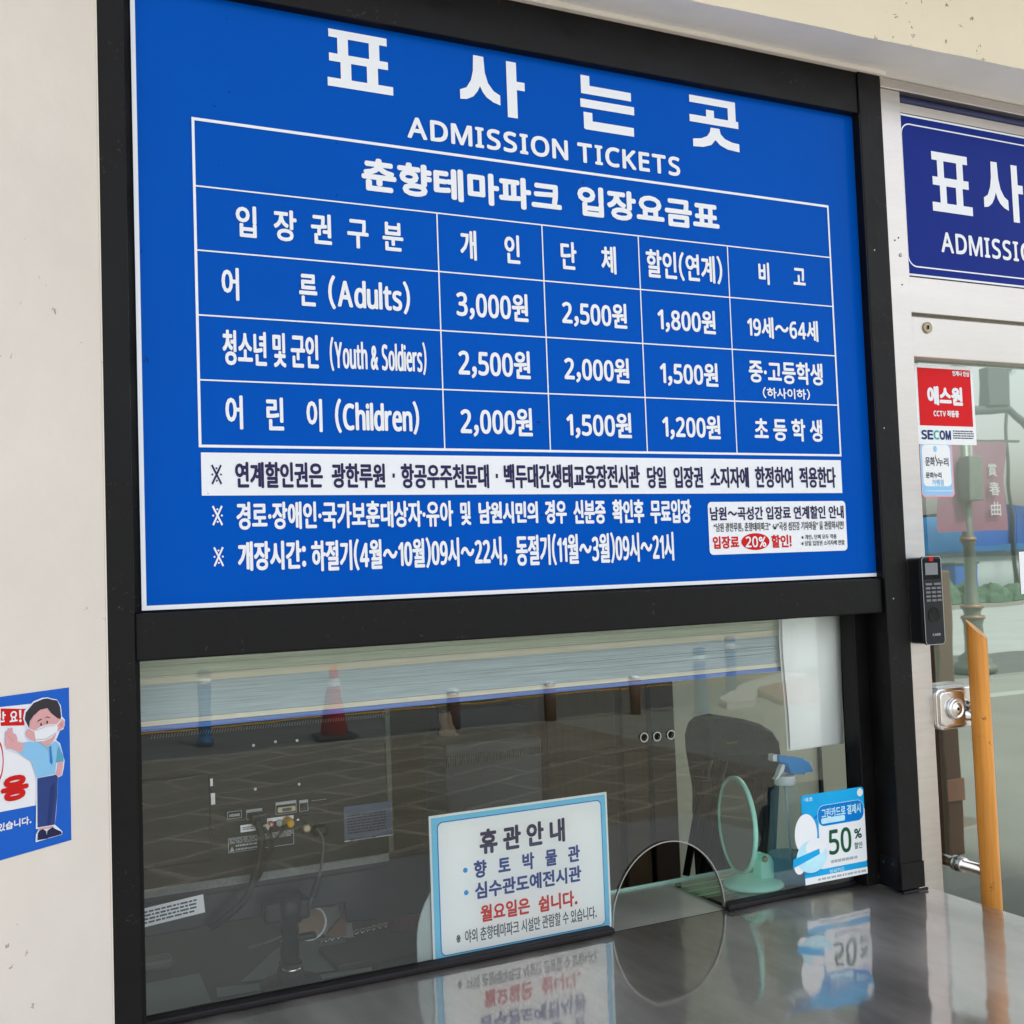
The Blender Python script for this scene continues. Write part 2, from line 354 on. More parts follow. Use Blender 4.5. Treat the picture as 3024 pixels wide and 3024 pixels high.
CHARS = "표사는곳춘향테마파크입장요금표입장권구분개인단체할인(연계)비고어른Adults청소년및군인Youth&SoldiersChildren19세~64중·고등학생하사이초원3,0258연계할인권은광한루원항공우주천문대백두간생태교육장전시관당일소지자에한정하여적용다경로애국가보훈상자유아남원시민의신분증확인후무료입절기월:ADMISSIONTICKETS곡성간료안내“”↔섬진강차을람면!개단체모두7%※함언제나심스작동CV화누리가맹점만용있습니다.휴관향토박물심수관도예전쉽야외테마파크설만람수그린카드로결제비씨에코HMSAMUNGRD賞春曲SECOM"
def _load_glyphs():
    """outlines of every character, read once from Blender's own built-in fonts: one character per line of one text"""
    L = sorted(set(CHARS)); D_ = 2.5; B = []
    for ch in L:
        k = ord(ch)
        if 'A' <= ch <= 'Z': B.append(chr(0x1D5A0 + k - 65))
        elif 'a' <= ch <= 'z': B.append(chr(0x1D5BA + k - 97))
        elif '0' <= ch <= '9': B.append(chr(0x1D7E2 + k - 48))
        elif 0x21 <= k <= 0x7E and ch not in '&%': B.append(chr(k + 0xFEE0))
        else: B.append(ch)
    c = bpy.data.curves.new('t', 'FONT'); c.body = '\n'.join(B); c.space_line = D_; c.resolution_u = 3
    o = bpy.data.objects.new('t', c); COL.objects.link(o); bpy.context.view_layer.update()
    me = bpy.data.meshes.new_from_object(o.evaluated_get(bpy.context.evaluated_depsgraph_get()))
    P = [(v.co.x, v.co.y) for v in me.vertices]; row = [int(round(-(y - .35) / D_)) for x, y in P]
    fs = {}
    for p in me.polygons: fs.setdefault(row[p.vertices[0]], []).append(tuple(p.vertices))
    bpy.data.meshes.remove(me); bpy.data.objects.remove(o); bpy.data.curves.remove(c)
    for r, ch in enumerate(L):
        if ch == ' ': continue
        F0_ = fs.get(r, []); ids = sorted({i for f in F0_ for i in f}); mp = {i: k for k, i in enumerate(ids)}
        V = [(P[i][0], P[i][1] + r * D_) for i in ids]; F = [tuple(mp[i] for i in f) for f in F0_]
        x0, x1 = min(v[0] for v in V), max(v[0] for v in V)
        if 0x21 <= ord(ch) <= 0x7E or ch in '·“”':
            bear = .085 if 'A' <= ch <= 'Z' else .06 if ch not in '.,:!·()1' else .08
            V = [(x - x0 + bear, y) for x, y in V]; adv = x1 - x0 + 2 * bear
        else: adv = .92
        _gc[ch] = (V, F, adv)
_load_glyphs()
_tc = {}
def glyphs(body):
    if body in _tc: return _tc[body]
    V = []; Fc = []; x = 0
    for ch in body:
        if ch == ' ': x += .27; continue
        v, f, adv = _gc[ch]; k = len(V); V += [(a + x, b) for a, b in v]; Fc += [tuple(i + k for i in q) for q in f]; x += adv
    x0, x1 = min(v[0] for v in V), max(v[0] for v in V); y0, y1 = min(v[1] for v in V), max(v[1] for v in V)
    r = ([((a - x0) / (x1 - x0), (b - y0) / (y1 - y0)) for a, b in V], Fc, (x1 - x0) / (y1 - y0)); _tc[body] = r; return r
def text(body, rect, fr, d, m, parent, w=0., name='lettering', slant=0.):
    """print `body` so that it fills the rectangle u0, v0, u1, v1; w thickens the strokes"""
    u0, v0, u1, v1 = rect; V, F_, asp = glyphs(body)
    if u1 is None: u1 = u0 + (v1 - v0) * asp
    u0, u1, v0, v1 = u0 + w, u1 - w, v0 + w, v1 - w; b = MB()
    offs = [(0, 0)] if w <= 0 else [(-w, 0), (w, 0), (0, -w), (0, w), (-w * .7, -w * .7), (w * .7, w * .7), (-w * .7, w * .7), (w * .7, -w * .7)]
    for k, (a, c) in enumerate(offs):
        b.add([fr.p(u0 + x * (u1 - u0) + a + slant * y * (v1 - v0), v0 + y * (v1 - v0) + c, d + k * .00003) for x, y in V], F_)
    return b.build(name, m, parent, fix=False)
SYL = {
 'pyo': [[(.03, .86), (.92, .86), (.92, 1), (.03, 1)], [(.16, .58), (.32, .58), (.32, .86), (.16, .86)], [(.64, .58), (.80, .58), (.80, .86), (.64, .86)],
         [(.03, .44), (.93, .44), (.93, .58), (.03, .58)], [(.20, .15), (.36, .15), (.36, .44), (.20, .44)], [(.60, .15), (.77, .15), (.77, .44), (.60, .44)],
         [(0, 0), (1, 0), (1, .15), (0, .15)]],
 'sa': [[(.215, 1), (.205, .72), (.17, .55), (.10, .41), (0, .355), (0, .19), (.10, .205), (.20, .27), (.265, .37), (.305, .47), (.345, .37), (.40, .29), (.50, .22), (.61, .185), (.61, .36), (.51, .42), (.43, .54), (.385, .72), (.37, 1)],
        [(.72, 0), (.875, 0), (.875, .51), (.875, .66), (.875, 1), (.72, 1)], [(.875, .51), (1, .51), (1, .66), (.875, .66)]],
 'neun': [[(.02, .66), (.95, .66), (.95, .82), (.18, .82), (.18, 1), (.02, 1)], [(0, .405), (1, .405), (1, .56), (0, .56)], [(.05, .02), (.08, 0), (.98, 0), (.98, .165), (.21, .165), (.21, .32), (.05, .32)]],
 'got': [[(.01, .86), (.79, .86), (.79, .62), (.95, .62), (.95, 1), (.01, 1)], [(.34, .62), (.50, .62), (.50, .76), (.34, .76)], [(0, .48), (1, .48), (1, .62), (0, .62)],
         [(.42, .42), (.40, .33), (.34, .24), (.22, .18), (.05, .15), (.05, 0), (.25, .015), (.42, .08), (.51, .19), (.60, .10), (.75, .04), (1, .02), (1, .18), (.85, .19), (.70, .24), (.62, .32), (.60, .42)]],
}
def syl(key, rect, fr, d, m, parent):
    u0, v0, u1, v1 = rect
    return flat('lettering', [[(u0 + x * (u1 - u0), v0 + y * (v1 - v0)) for x, y in P] for P in SYL[key]], fr, d, m, parent)
def scribble(rect, rows, fr, d, m, parent, seed=1):
    """rows of tiny print too small to read"""
    rnd = random.Random(seed); u0, v0, u1, v1 = rect; h = (v1 - v0) / rows; R_ = []
    for k in range(rows):
        u = u0
        while u < u1 - (u1 - u0) * .04:
            wd = (u1 - u0) * rnd.uniform(.03, .14); e = min(u1, u + wd)
            R_.append((u, v0 + h * (k + .25), e, v0 + h * (k + .75))); u = e + (u1 - u0) * .018
    return bars('small_print', R_, fr, d, m, parent)

# ------------------------------------------------------------------ setting: ground and road
def sheet(name, x0, x1, y0, y1, z, m): return structure(MB().add([(x0, y0, z), (x1, y0, z), (x1, y1, z), (x0, y1, z)], [(0, 1, 2, 3)]).build(name, m))
sheet('ground', -400, 600, -500, 300, -.03, 'far_ground')
structure(box('pavement', -30, 4.8, -8.0, -2.8, -.2, 0, 'paving')); structure(box('concrete_walk', 4.8, 60, -8.0, -2.8, -.2, .0, 'walk')); structure(box('bounce_apron', -30, 1.4, -2.8, 3.0, -.2, .001, 'bounce_ground')); structure(box('door_walk', 1.4001, 60, -2.8, -1.6, -.2, .0, 'walk')); structure(box('bounce_step', 1.4001, 60, -1.6, 3.0, -.2, .001, 'bounce_ground'))  # pale ground next to the booth is added to bounce light onto the soffit
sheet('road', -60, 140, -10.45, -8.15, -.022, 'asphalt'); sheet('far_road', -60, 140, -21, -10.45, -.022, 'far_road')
structure(MB().box(-30, 60, -8.15, -8.0, -.2, .004).build('kerb', 'kerb_stone'))
structure(MB().box(-30, 60, -21.2, -21.0, -.2, .1).build('far_kerb', 'kerb_stone'))
sheet('road_line', -30, 9.4, -10.20, -10.06, -.018, 'road_yellow')
for nm_, P_, m_, z_ in (('brick_path', [(7.232, -7.504), (7.715, -8.59), (8.9, -9.20), (9.6, -7.9), (9.4, -7.3)], 'brick_paving', .05), ('island_kerb', [(6.60, -7.62), (6.75, -7.95), (7.85, -8.98), (8.95, -9.62), (9.1, -9.35), (7.85, -8.68), (6.95, -7.62)], 'pale_kerb', .07)):
    n_ = len(P_); structure(MB().add([(x, y, z_) for x, y in P_] + [(x, y, -.03) for x, y in P_], [tuple(range(n_))] + [(k, (k + 1) % n_, n_ + (k + 1) % n_, n_ + k) for k in range(n_)]).build(nm_, m_))
b = MB()
for (x0, y0, x1, y1) in ((12.7, -16.35, 13.5, -16.1), (26.2, -17.0, 27.6, -16.8), (29.5, -17.0, 31.0, -16.8), (20, -14.2, 21.4, -14.0)): b.add([(x0, y0, -.018), (x1, y0, -.018), (x1, y1, -.018), (x0, y1, -.018)], [(0, 1, 2, 3)])
structure(b.build('road_marking', 'road_white'))

# ------------------------------------------------------------------ the booth
ZT = 2.462
booth = thing('ticket_booth', 'cream plastered ticket booth with black steel window frame and curved eave', 'booth', (0, 0, 0))
A = math.radians(38); wu = Vector((math.cos(A), math.sin(A), 0)); wall_fr = Frame((-.1335, -.02, 0), wu, (0, 0, 1))
def wp(u, d, z): p = wall_fr.p(u, z, -d); return (p.x, p.y, p.z)
b = MB(); b.add([wp(u, d, z) for u in (-2.2, 0) for d in (0, .25) for z in (-.02, 3.0)], [(0, 1, 3, 2), (4, 6, 7, 5), (0, 4, 5, 1), (2, 3, 7, 6), (0, 2, 6, 4), (1, 5, 7, 3)])
b.build('plaster_wall', 'plaster', booth)
box('base_wall', -.1335, 1.3353, .0, .12, -.02, .80, 'render_wall', booth)
# eave beam, curved in plan, with its underside
def beam_y(x): return -0.09668 + -0.02634 * x - .012 * (x - 1.2) ** 2
xs = [-.9 + 3.9 * k / 60 for k in range(61)]
def wob(i, a): return a * math.sin(i * 1.7) * math.sin(i * .61 + 1)
V = []; F_ = []
for i, x in enumerate(xs):
    y = beam_y(x); V += [(x, .04, ZT + .001), (x, y + .0006, ZT + wob(i, .0012)), (x, y, ZT + .003 + wob(i, .0012)), (x, y - .004, 3.02), (x, .04, 3.02)]
for i in range(60): F_ += [(i * 5 + k, i * 5 + k + 1, (i + 1) * 5 + k + 1, (i + 1) * 5 + k) for k in range(1, 4)]
MB().add(V, F_).build('eave_beam', 'beam_paint', booth)
MB().add([p for i in range(61) for p in (V[i * 5], (V[i * 5 + 1][0], V[i * 5 + 1][1], V[i * 5 + 1][2]))], [(i * 2, i * 2 + 1, i * 2 + 3, i * 2 + 2) for i in range(60)]).build('soffit', 'soffit_paint', booth)
box('plaster_lip', -.13, 1.345, -.028, .02, 2.455, 2.4685, 'plaster', booth, .002)
box('roof_overhang', -2.6, 5, -.75, 2.3, 3.02, 3.2, 'roof_metal', booth)
# black steel frame
box('frame_post', -.1335, -.0975, -.022, .10, .862, 2.4550, 'black_paint', booth, .002)
box('frame_post', 1.2766, 1.3345, -.022, .0735, .868, 2.4550, 'black_paint', booth, .002)
box('frame_header', -.0973, 1.2763, -.018, .09, 2.372, 2.4550, 'black_paint', booth, .002)
box('frame_transom', -.0973, 1.2763, -.014, .10, 1.3935, 1.4600, 'black_paint', booth, .003)
box('frame_backing', -.0973, 1.2763, .012, .05, 1.4601, 2.3719, 'black_paint', booth)
box('jamb_strip', 1.2448, 1.2764, .0345, .0735, .868, 1.3930, 'black_paint', booth, .002)
box('window_sash', 1.2640, 1.30, .074, .10, .868, 1.3930, 'black_paint', booth, .002)
box('window_sash', -.0970, -.0815, .060, .10, .868, 1.3930, 'black_paint', booth, .002)
box('sill_bar', -.0972, .7010, .066, .093, .8625, .8735, 'black_gasket', booth, .004)
box('sill_bar', .9425, 1.2640, .066, .093, .8625, .8735, 'black_gasket', booth, .004)
box('corner_bracket', 1.2754, 1.27655, -.0150, .0300, .869, .9270, 'bracket_black', booth, .0004)
for y_ in (-.004, .020): MB().tube([(1.2753, y_, .9150), (1.2744, y_, .9150)], .0024, 12).build('bracket_rivet', 'joint_grey', booth)
box('post_sleeve', 1.2762, 1.3350, -.0245, -.0222, .869, .9180, 'black_paint', booth, .001)
box('counter_seam', .66, 1.264, .0797, .0813, .845, .8624, 'black_gasket', booth)
box('post_foot', 1.2765, 1.3400, -.028, -.0226, .8625, .868, 'black_gasket', booth, .002)
for a in ((-.1330, -.0980, .8985),): box('frame_joint', a[0], a[1], -.0226, -.0221, a[2], a[2] + .0009, 'joint_grey', booth)
for z in (1.62, 1.95, 2.30): MB().lathe([(.0016, 0), (.0016, .0005)], (1.2950, -.0222, z - .2), 8, 'y').build('frame_screw', 'steel_dull', booth)
box('sealant_bead', 1.2748, 1.2765, -.021, -.018, 1.46, 2.37, 'black_gasket', booth)
box('sealant_bead', -.1352, -.1334, -.0226, -.015, .0, 2.455, 'plaster', booth)
# window pane with its half round service opening and three speaking holes
cu = bpy.data.curves.new('pane', 'CURVE'); cu.dimensions = '2D'; cu.fill_mode = 'BOTH'
ax, az, ar = .8215, .868, .1205
P = [(-.0815, .868), (ax - ar, .868)] + [(ax + ar * math.cos(math.pi - math.pi * k / 40), az + (ar + .016) * math.sin(math.pi * k / 40)) for k in range(1, 40)] + [(ax + ar, .868), (1.2645, .868), (1.2645, 1.3930), (-.0815, 1.3930)]
def spl(P):
    sp = cu.splines.new('POLY'); sp.points.add(len(P) - 1); sp.use_cyclic_u = True
    for q, p in zip(sp.points, P): q.co = (p[0], p[1], 0, 1)
spl(P); HO = [(0.7830, 1.1930), (0.8106, 1.1921), (0.8403, 1.1924)]
for hx, hz in HO: spl(ell(hx, hz, .0068, .0068, 20))
co = bpy.data.objects.new('tmp', cu); COL.objects.link(co); bpy.context.view_layer.update()
me = bpy.data.meshes.new_from_object(co.evaluated_get(bpy.context.evaluated_depsgraph_get())); bpy.data.objects.remove(co)
vv = [(v.co.x, .08, v.co.y) for v in me.vertices]; ff = [tuple(p.vertices) for p in me.polygons]
MB().add(vv, ff).build('window_pane', 'window_glass', booth, fix=False)
for hx, hz in HO:
    n = 20; MB().add([(hx + r * math.cos(2 * math.pi * k / n), y, hz + r * math.sin(2 * math.pi * k / n)) for y, r in ((.0775, .0088), (.0775, .0066), (.0845, .0066)) for k in range(n)],
       [(a * n + k, a * n + (k + 1) % n, (a + 1) * n + (k + 1) % n, (a + 1) * n + k) for a in (0, 1) for k in range(n)]).build('speaking_hole', 'steel_dull', booth, fix=False)
apts = [(ax + ar * math.cos(math.pi - math.pi * k / 40), az + (ar + .016) * math.sin(math.pi * k / 40)) for k in range(41)]
n = 41; b = MB(); b.add([(x, y, z) for y, s_ in ((.0765, 1.0), (.0765, .985), (.0835, .985)) for x, z in [(ax + (px - ax) * s_, az + (pz - az) * s_) for px, pz in apts]],
    [(a * n + k, a * n + k + 1, (a + 1) * n + k + 1, (a + 1) * n + k) for a in (0, 1) for k in range(40)]); b.build('opening_edge', 'steel_dull', booth, fix=False)
# inside: room shell, unseen gaps added at its far right to let daylight in
box('room_back_wall', -1.6, 3.3, 2.0, 2.1, 0, 2.6, 'room_wall', booth)
box('room_back_wall', 3.301, 4.6, 2.0, 2.1, 0, .85, 'room_wall', booth)
box('room_floor', -1.6, 4.6, .12, 2.0, -.01, .04, 'room_floor', booth)
box('room_ceiling', -1.6, 4.6, .05, 2.1, 2.60, 2.66, 'room_wall', booth)
box('room_side_wall', -1.7, -1.6, -.02, 2.1, 0, 2.6, 'room_wall', booth)
box('room_side_wall', 4.6, 4.7, .0, .7, 0, 2.6, 'room_wall', booth)
box('room_side_wall', 4.6, 4.7, .7, 2.1, 0, .9, 'room_wall', booth)
box('front_wall', 2.62, 4.7, -.02, .12, 0, 3.02, 'plaster', booth)
box('upper_wall', -.13, 2.62, .06, .12, 2.4720, 3.02, 'render_wall', booth)
box('backing_wall', -.13, 1.3353, .051, .12, 1.47, 2.4720, 'render_wall', booth)

# ------------------------------------------------------------------ steel counter
ct = thing('service_counter', 'stainless steel counter shelf under the ticket window with mirror-like dented top', 'counter', (.5, -.3, 0))
b = MB(); b.prism([(-.1330, .835), (1.352, .835), (1.352, .862), (-.1330, .862)], -.62, .0795)
b.build('counter_top', 'counter_steel', ct)
box('counter_front', -.10, 1.33, -.60, -.58, .0, .835, 'door_steel', ct)
tr = box('inner_tray', .66, 1.2540, .0815, .285, .855, .8620, 'tray_steel', None)
tag(tr, 'inner stainless steel tray behind the half round opening in the window', 'tray')
pg = box('glass_slab', .95, 1.250, .0945, .255, .8626, .8685, 'plate_glass', None, .001); tag(pg, 'small glass slab on the inner tray carrying the mint mirror', 'glass slab')
ge = box('slab_edge', .70, 1.250, .2860, .2895, .8560, .8660, 'glass_edge', tr)

# ------------------------------------------------------------------ main price sign
F0 = front(0.)
sg = thing('admission_sign', 'large blue admission price board with white Korean table above the ticket window', 'sign', (.6, 0, 1.46))
box('sign_board', -.0853, 1.2832, 0., .010, 1.4637, 2.4033, 'blue_vinyl', sg)
bars('border', outline(-.0853, 1.4637, 1.2832, 2.4033, .0065), F0, .0008, 'print_white', sg)
W = 'print_white'; D = .0012
syl('pyo', (0.2069, 2.2657, 0.3146, 2.3575), F0, D, W, sg); syl('sa', (0.4314, 2.2605, 0.5510, 2.3568), F0, D, W, sg)
syl('neun', (0.6586, 2.2607, 0.7677, 2.3567), F0, D, W, sg); syl('got', (0.8866, 2.2609, 0.9958, 2.3567), F0, D, W, sg)
x0, z1 = 0.3365, 2.2359; x1, z0 = 0.8606, 2.2002
text('ADMISSION TICKETS', (x0, z0, x1, z1), F0, D, W, sg, .0015)
text('춘향테마파크', (0.2573, 2.1051, 0.6137, 2.1596), F0, D, W, sg, .0024)
x0, z1 = 0.6451, 2.1605; x1, z0 = 0.9420, 2.1067
text('입장요금표', (x0, z0, x1, z1), F0, D, W, sg, .0024)
x0, z1 = 0.0592, 2.0606; x1, z0 = 0.3237, 2.0119
text('입  장  권  구  분', (x0, z0, x1, z1), F0, D, W, sg, .0012)
for bd, rc in (('개     인', (0.4221, 2.0101, 0.5305, 2.0598)), ('단     체', (0.6079, 2.0092, 0.7174, 2.0584)), ('할인(연계)', (0.7791, 2.0088, 0.9434, 2.0620)), ('비      고', (1.0263, 2.0167, 1.1373, 2.0591)),
               ('어', (0.0361, 1.9154, 0.0619, 1.9648)), ('른', (0.1526, 1.9149, 0.1807, 1.9644)), ('(Adults)', (0.1980, 1.9125, 0.3320, 1.9661)),
               ('청소년 및 군인', (0.0354, 1.8184, 0.1801, 1.8712)), ('(Youth & Soldiers)', (0.1976, 1.8164, 0.3566, 1.8700)),
               ('어', (0.0374, 1.7234, 0.0630, 1.7739)), ('린', (0.0977, 1.7230, 0.1240, 1.7728)), ('이', (0.1587, 1.7219, 0.1834, 1.7728)), ('(Children)', (0.2031, 1.7208, 0.3408, 1.7746)),
               ('19세~64세', (0.9941, 1.9151, 1.1615, 1.9557)), ('중·고등학생', (0.9927, 1.8310, 1.1674, 1.8740)), ('(하사이하)', (1.0225, 1.8024, 1.1338, 1.8235)), ('초 등 학 생', (0.9992, 1.7230, 1.1593, 1.7659))):
    text(bd, rc, F0, D, W, sg, .0006 if bd == '(하사이하)' else .0009 if '&' in bd else .0014 if bd[0] == '(' else .0012)
GZ = [z + 1.70 for z in (0.48067, .38246, .28664, .19048, .09488, 0.)]; GX = [0, .38291, .57375, .76494, .9575, 1.2]
def price(bd, rc, row):
    dz = GZ[2] - GZ[2 + row]; text(bd, (rc[0], rc[1] - dz, rc[2], rc[3] - dz), F0, D, W, sg, .0013, name='price')
for c, (rc, L) in enumerate((((0.4117, 1.9114, 0.5419, 1.9611), ('3,000원', '2,500원', '2,000원')), ((0.6061, 1.9120, 0.7347, 1.9585), ('2,500원', '2,000원', '1,500원')), ((0.7981, 1.9134, 0.9231, 1.9589), ('1,800원', '1,500원', '1,200원')))):
    for r_, bd in enumerate(L): price(bd, rc, r_)
t = .0022; G = []
G += [(-.002, GZ[5] - .004, 1.2035, GZ[5]), (-.002, GZ[0], 1.2035, GZ[0] + .0045), (-.002, GZ[5], .002, GZ[0]), (1.1997, GZ[5], 1.2035, GZ[0])]
for z in GZ[1:5]: G.append((.002, z - t / 2, 1.1997, z + t / 2))
for x in GX[1:5]:
    for k in range(1, 5): G.append((x - t / 2, GZ[k + 1] + (t / 2 if k < 4 else 0), x + t / 2, GZ[k] - t / 2))
bars('table_grid', G, F0, D, W, sg)
x0, z1 = 0.0008, 1.6886; x1, z0 = 1.2010, 1.6257
bars('note_strip', [(x0, z0, x1, z1)], F0, D, W, sg)
I = 'ink_navy'; D2 = .0018
for bd, rc in (('연계할인권은', (0.0491, 1.6364, 0.1815, 1.6758)), ('광한루원', (0.1950, 1.6362, 0.2811, 1.6747)), ('항공우주천문대', (0.3069, 1.6357, 0.4588, 1.6751)),
               ('당일', (0.7618, 1.6352, 0.8012, 1.6739)), ('입장권', (0.8170, 1.6355, 0.8796, 1.6740)), ('소지자에', (0.8954, 1.6357, 0.9811, 1.6738)), ('한정하여', (0.9953, 1.6356, 1.0831, 1.6752)), ('적용한다', (1.0980, 1.6355, 1.1860, 1.6752))):
    text(bd, rc, F0, D2, I, sg, .0011)
x0, z1 = 0.4854, 1.6759; x1, z0 = 0.7469, 1.6353
text('백두대간생태교육장전시관', (x0, z0, x1, z1), F0, D2, I, sg, .0011)
bars('dot', [(0.2930, 1.6526, 0.2969, 1.6592), (0.4708, 1.6524, 0.4747, 1.6593)], F0, D2, I, sg)
def mark(rc, m, d):        # the reference mark: a saltire with four dots
    u0, v0, u1, v1 = rc; cx, cy = (u0 + u1) / 2, (v0 + v1) / 2; hx, hy = (u1 - u0) / 2, (v1 - v0) / 2; t = hx * .22
    P = [[(u0, v0 + t), (u0 + t * 1.3, v0), (u1, v1 - t), (u1 - t * 1.3, v1)], [(u0, v1 - t), (u1 - t * 1.3, v0), (u1, v0 + t), (u0 + t * 1.3, v1)]]
    flat('reference_mark', [P[0]], F0, d, m, sg); flat('reference_mark', [P[1]] + [ell(cx + a * hx * .80, cy + c * hy * .62, hx * .19, hx * .19, 10) for a, c in ((1, 0), (-1, 0), (0, 1), (0, -1))], F0, d + .0001, m, sg)
mark((0.0148, 1.6417, 0.0302, 1.6712), I, D2); mark((0.0148, 1.5818, 0.0302, 1.6113), W, D); mark((0.0154, 1.5222, 0.0302, 1.5512), W, D)
text('경로·장애인·국가보훈대상자·유아', (0.0497, 1.5748, 0.3937, 1.6167), F0, D, W, sg, .0011)
text('및', (0.4059, 1.5762, 0.4247, 1.6149), F0, D, W, sg, .0012)
x0, z1 = 0.4381, 1.6141; x1, z0 = 0.5458, 1.5778
text('남원시민의', (x0, z0, x1, z1), F0, D, W, sg, .0013)
for bd, rc in (('경우', (0.5588, 1.5760, 0.6000, 1.6159)), ('신분증', (0.6127, 1.5748, 0.6755, 1.6159)), ('확인후', (0.6887, 1.5747, 0.7529, 1.6162)), ('무료입장', (0.7653, 1.5733, 0.8513, 1.6157))): text(bd, rc, F0, D, W, sg, .0013)
text('개장시간:', (0.0503, 1.5146, 0.1522, 1.5580), F0, D, W, sg, .0013)
text('하절기(4월~10월)09시~22시,', (0.1602, 1.5090, 0.4864, 1.5585), F0, D, W, sg, .0012)
text('동절기(11월~3월)09시~21시', (0.5024, 1.5068, 0.8113, 1.5602), F0, D, W, sg, .0012)
rc = (0.8873, 1.5156, 1.2066, 1.6105); flat('discount_panel', [rrect(*rc, .008)], F0, D, W, sg)
text('남원~곡성간 입장료 연계할인 안내', (0.8914, 1.5769, 1.2013, 1.6018), F0, D2, I, sg, .0007)
text('“남원 광한루원, 춘향테마파크” ↔ “곡성 섬진강 기차마을” 을 관람하시면!', (0.8981, 1.5560, 1.1999, 1.5726), F0, D2, 'ink_black', sg, .0002)
text('입장료', (0.8944, 1.5259, 0.9525, 1.5489), F0, D2, 'ink_red', sg, .0008)
u0, v0, u1, v1 = (0.9573, 1.5219, 1.0213, 1.5526); flat('discount_oval', [ell((u0 + u1) / 2, (v0 + v1) / 2, (u1 - u0) / 2, (v1 - v0) / 2)], F0, D2, 'ink_red', sg)
text('20%', (0.9664, 1.5268, 1.0129, 1.5470), F0, .0024, W, sg, .0006)
text('할인!', (1.0253, 1.5249, 1.0722, 1.5489), F0, D2, 'ink_red', sg, .0008)
text('※개인, 단체 모두 적용', (1.0960, 1.5383, 1.1806, 1.5476), F0, D2, 'ink_black', sg, .0001)
text('※당일 입장권 소지자에 한함', (1.0953, 1.5267, 1.1995, 1.5362), F0, D2, 'ink_black', sg, .0001)

# ------------------------------------------------------------------ door frame, door and its things
dr = thing('glass_door', 'stainless framed glass door reflecting the street beside the ticket window', 'door', (1.9, .02, 0))
DX = 2.62
box('jamb', 1.3365, 1.4010, -.006, .06, 0, 2.4400, 'door_steel', dr, .0015)
box('jamb_bead', 1.3440, 1.3460, -.0075, -.0062, .87, 2.4390, 'door_steel', dr)
box('header', 1.3465, DX, -.010, .06, 2.4402, 2.4615, 'door_steel', dr, .0015)
MB().tube([(1.402, .012, 2.4300), (DX, .012, 2.4300)], .0095, 20).build('shutter_roller', 'roller_paint', dr)
box('header_shelf', 1.4012, DX, -.001, .06, 2.4000, 2.4200, 'door_steel', dr, .001)
box('header_panel', 1.4012, DX, .03, .06, 2.4202, 2.4400, 'door_steel', dr)
box('upper_panel', 1.4012, DX, .008, .06, 2.0620, 2.3998, 'door_steel', dr)
box('lower_header', 1.4012, DX, -.004, .06, 1.9885, 2.0618, 'door_steel', dr, .0015)
rail = box('top_rail', 1.4020, DX, .002, .05, 1.9000, 1.9830, 'door_steel', dr, .002)
MB().lathe([(.0115, 0), (.0115, .003), (.0085, .0045), (.0085, .0035)], (1.4485, .0018, 1.9610), 24, 'y').build('pivot_lock', 'tan_metal', rail)
box('pivot_slot', 1.4455, 1.4475, -.0052, -.0015, 1.9570, 1.9650, 'black_gloss', rail)
MB().add([(1.4012, .03, .02), (DX, .03, .02), (DX, .03, 1.9), (1.4012, .03, 1.9)], [(0, 1, 2, 3)]).build('door_pane', 'door_glass', dr, fix=False)
box('bottom_rail', 1.4020, DX, .002, .05, .03, .12, 'door_steel', dr, .002)
box('inner_stile', 1.415, 1.458, .040, .075, .12, 1.9, 'cabinet_dark', dr)
for (x, z) in ((1.376, 2.137), (1.366, 2.131), (1.379, 2.042)): MB().lathe([(.0016, 0), (.0016, .0006)], (x, -.0062, z), 8, 'y').build('screw_hole', 'black_gloss', dr)
MB().lathe([(.0036, 0), (.0036, .001), (.002, .0015)], (1.379, -.0062, 2.102), 12, 'y').build('screw', 'steel_dull', dr)
# lock case: rounded chrome casing with cylinder and thumb turn
lk = MB().prism(rrect(1.4010, 1.1560, 1.5400, 1.2380, .014), -.014, .028).build('lock_case', 'chrome', dr, .004, 3)
MB().prism(rrect(1.4025, 1.1640, 1.4700, 1.2320, .012), -.022, -.0142).build('lock_plate', 'chrome', lk, .003, 3)
MB().lathe([(.021, 0), (.021, .006), (.017, .009), (.015, .007), (.010, .007), (.009, .010), (.004, .010)], (1.4390, -.0222, 1.1975), 36, 'y').build('lock_cylinder', 'chrome', lk)
MB().lathe([(.0030, 0), (.0030, .0006)], (1.4390, -.0324, 1.1975), 12, 'y').build('keyhole', 'black_gloss', lk)
MB().lathe([(.010, 0), (.010, .006), (.013, .010), (.013, .016), (.008, .020)], (1.4880, -.0142, 1.1990), 8, 'y').build('thumb_turn', 'chrome', lk)
# handle: round wooden bar with slanted cut top, two chrome stand-offs
HY = -.045; hx0, hz0 = 1.4852, 1.3495; hx1, hz1 = 1.4787, 0.8193
hb = MB(); nseg = 24; hr = .0190
lows = [(hx0 + (.003 * math.sin(k * .9)), HY, hz0 - .03 - (hz0 - .03 - .62) * k / 16) for k in range(17)]
V = []
for k in range(nseg):
    a = 2 * math.pi * k / nseg; V.append((hx0 + hr * math.cos(a), HY + hr * math.sin(a), hz0 + .002 - .010 * math.cos(a) - .016 * math.sin(a) * -1))
top = list(V)
for p in lows: V += [(p[0] * 0 + hx0 + hr * (1 + .03 * math.sin(p[2] * 40)) * math.cos(2 * math.pi * k / nseg), HY + hr * math.sin(2 * math.pi * k / nseg), p[2]) for k in range(nseg)]
hb.add(V, [(i * nseg + k, i * nseg + (k + 1) % nseg, (i + 1) * nseg + (k + 1) % nseg, (i + 1) * nseg + k) for i in range(17) for k in range(nseg)] + [tuple(17 * nseg + k for k in range(nseg))], True)
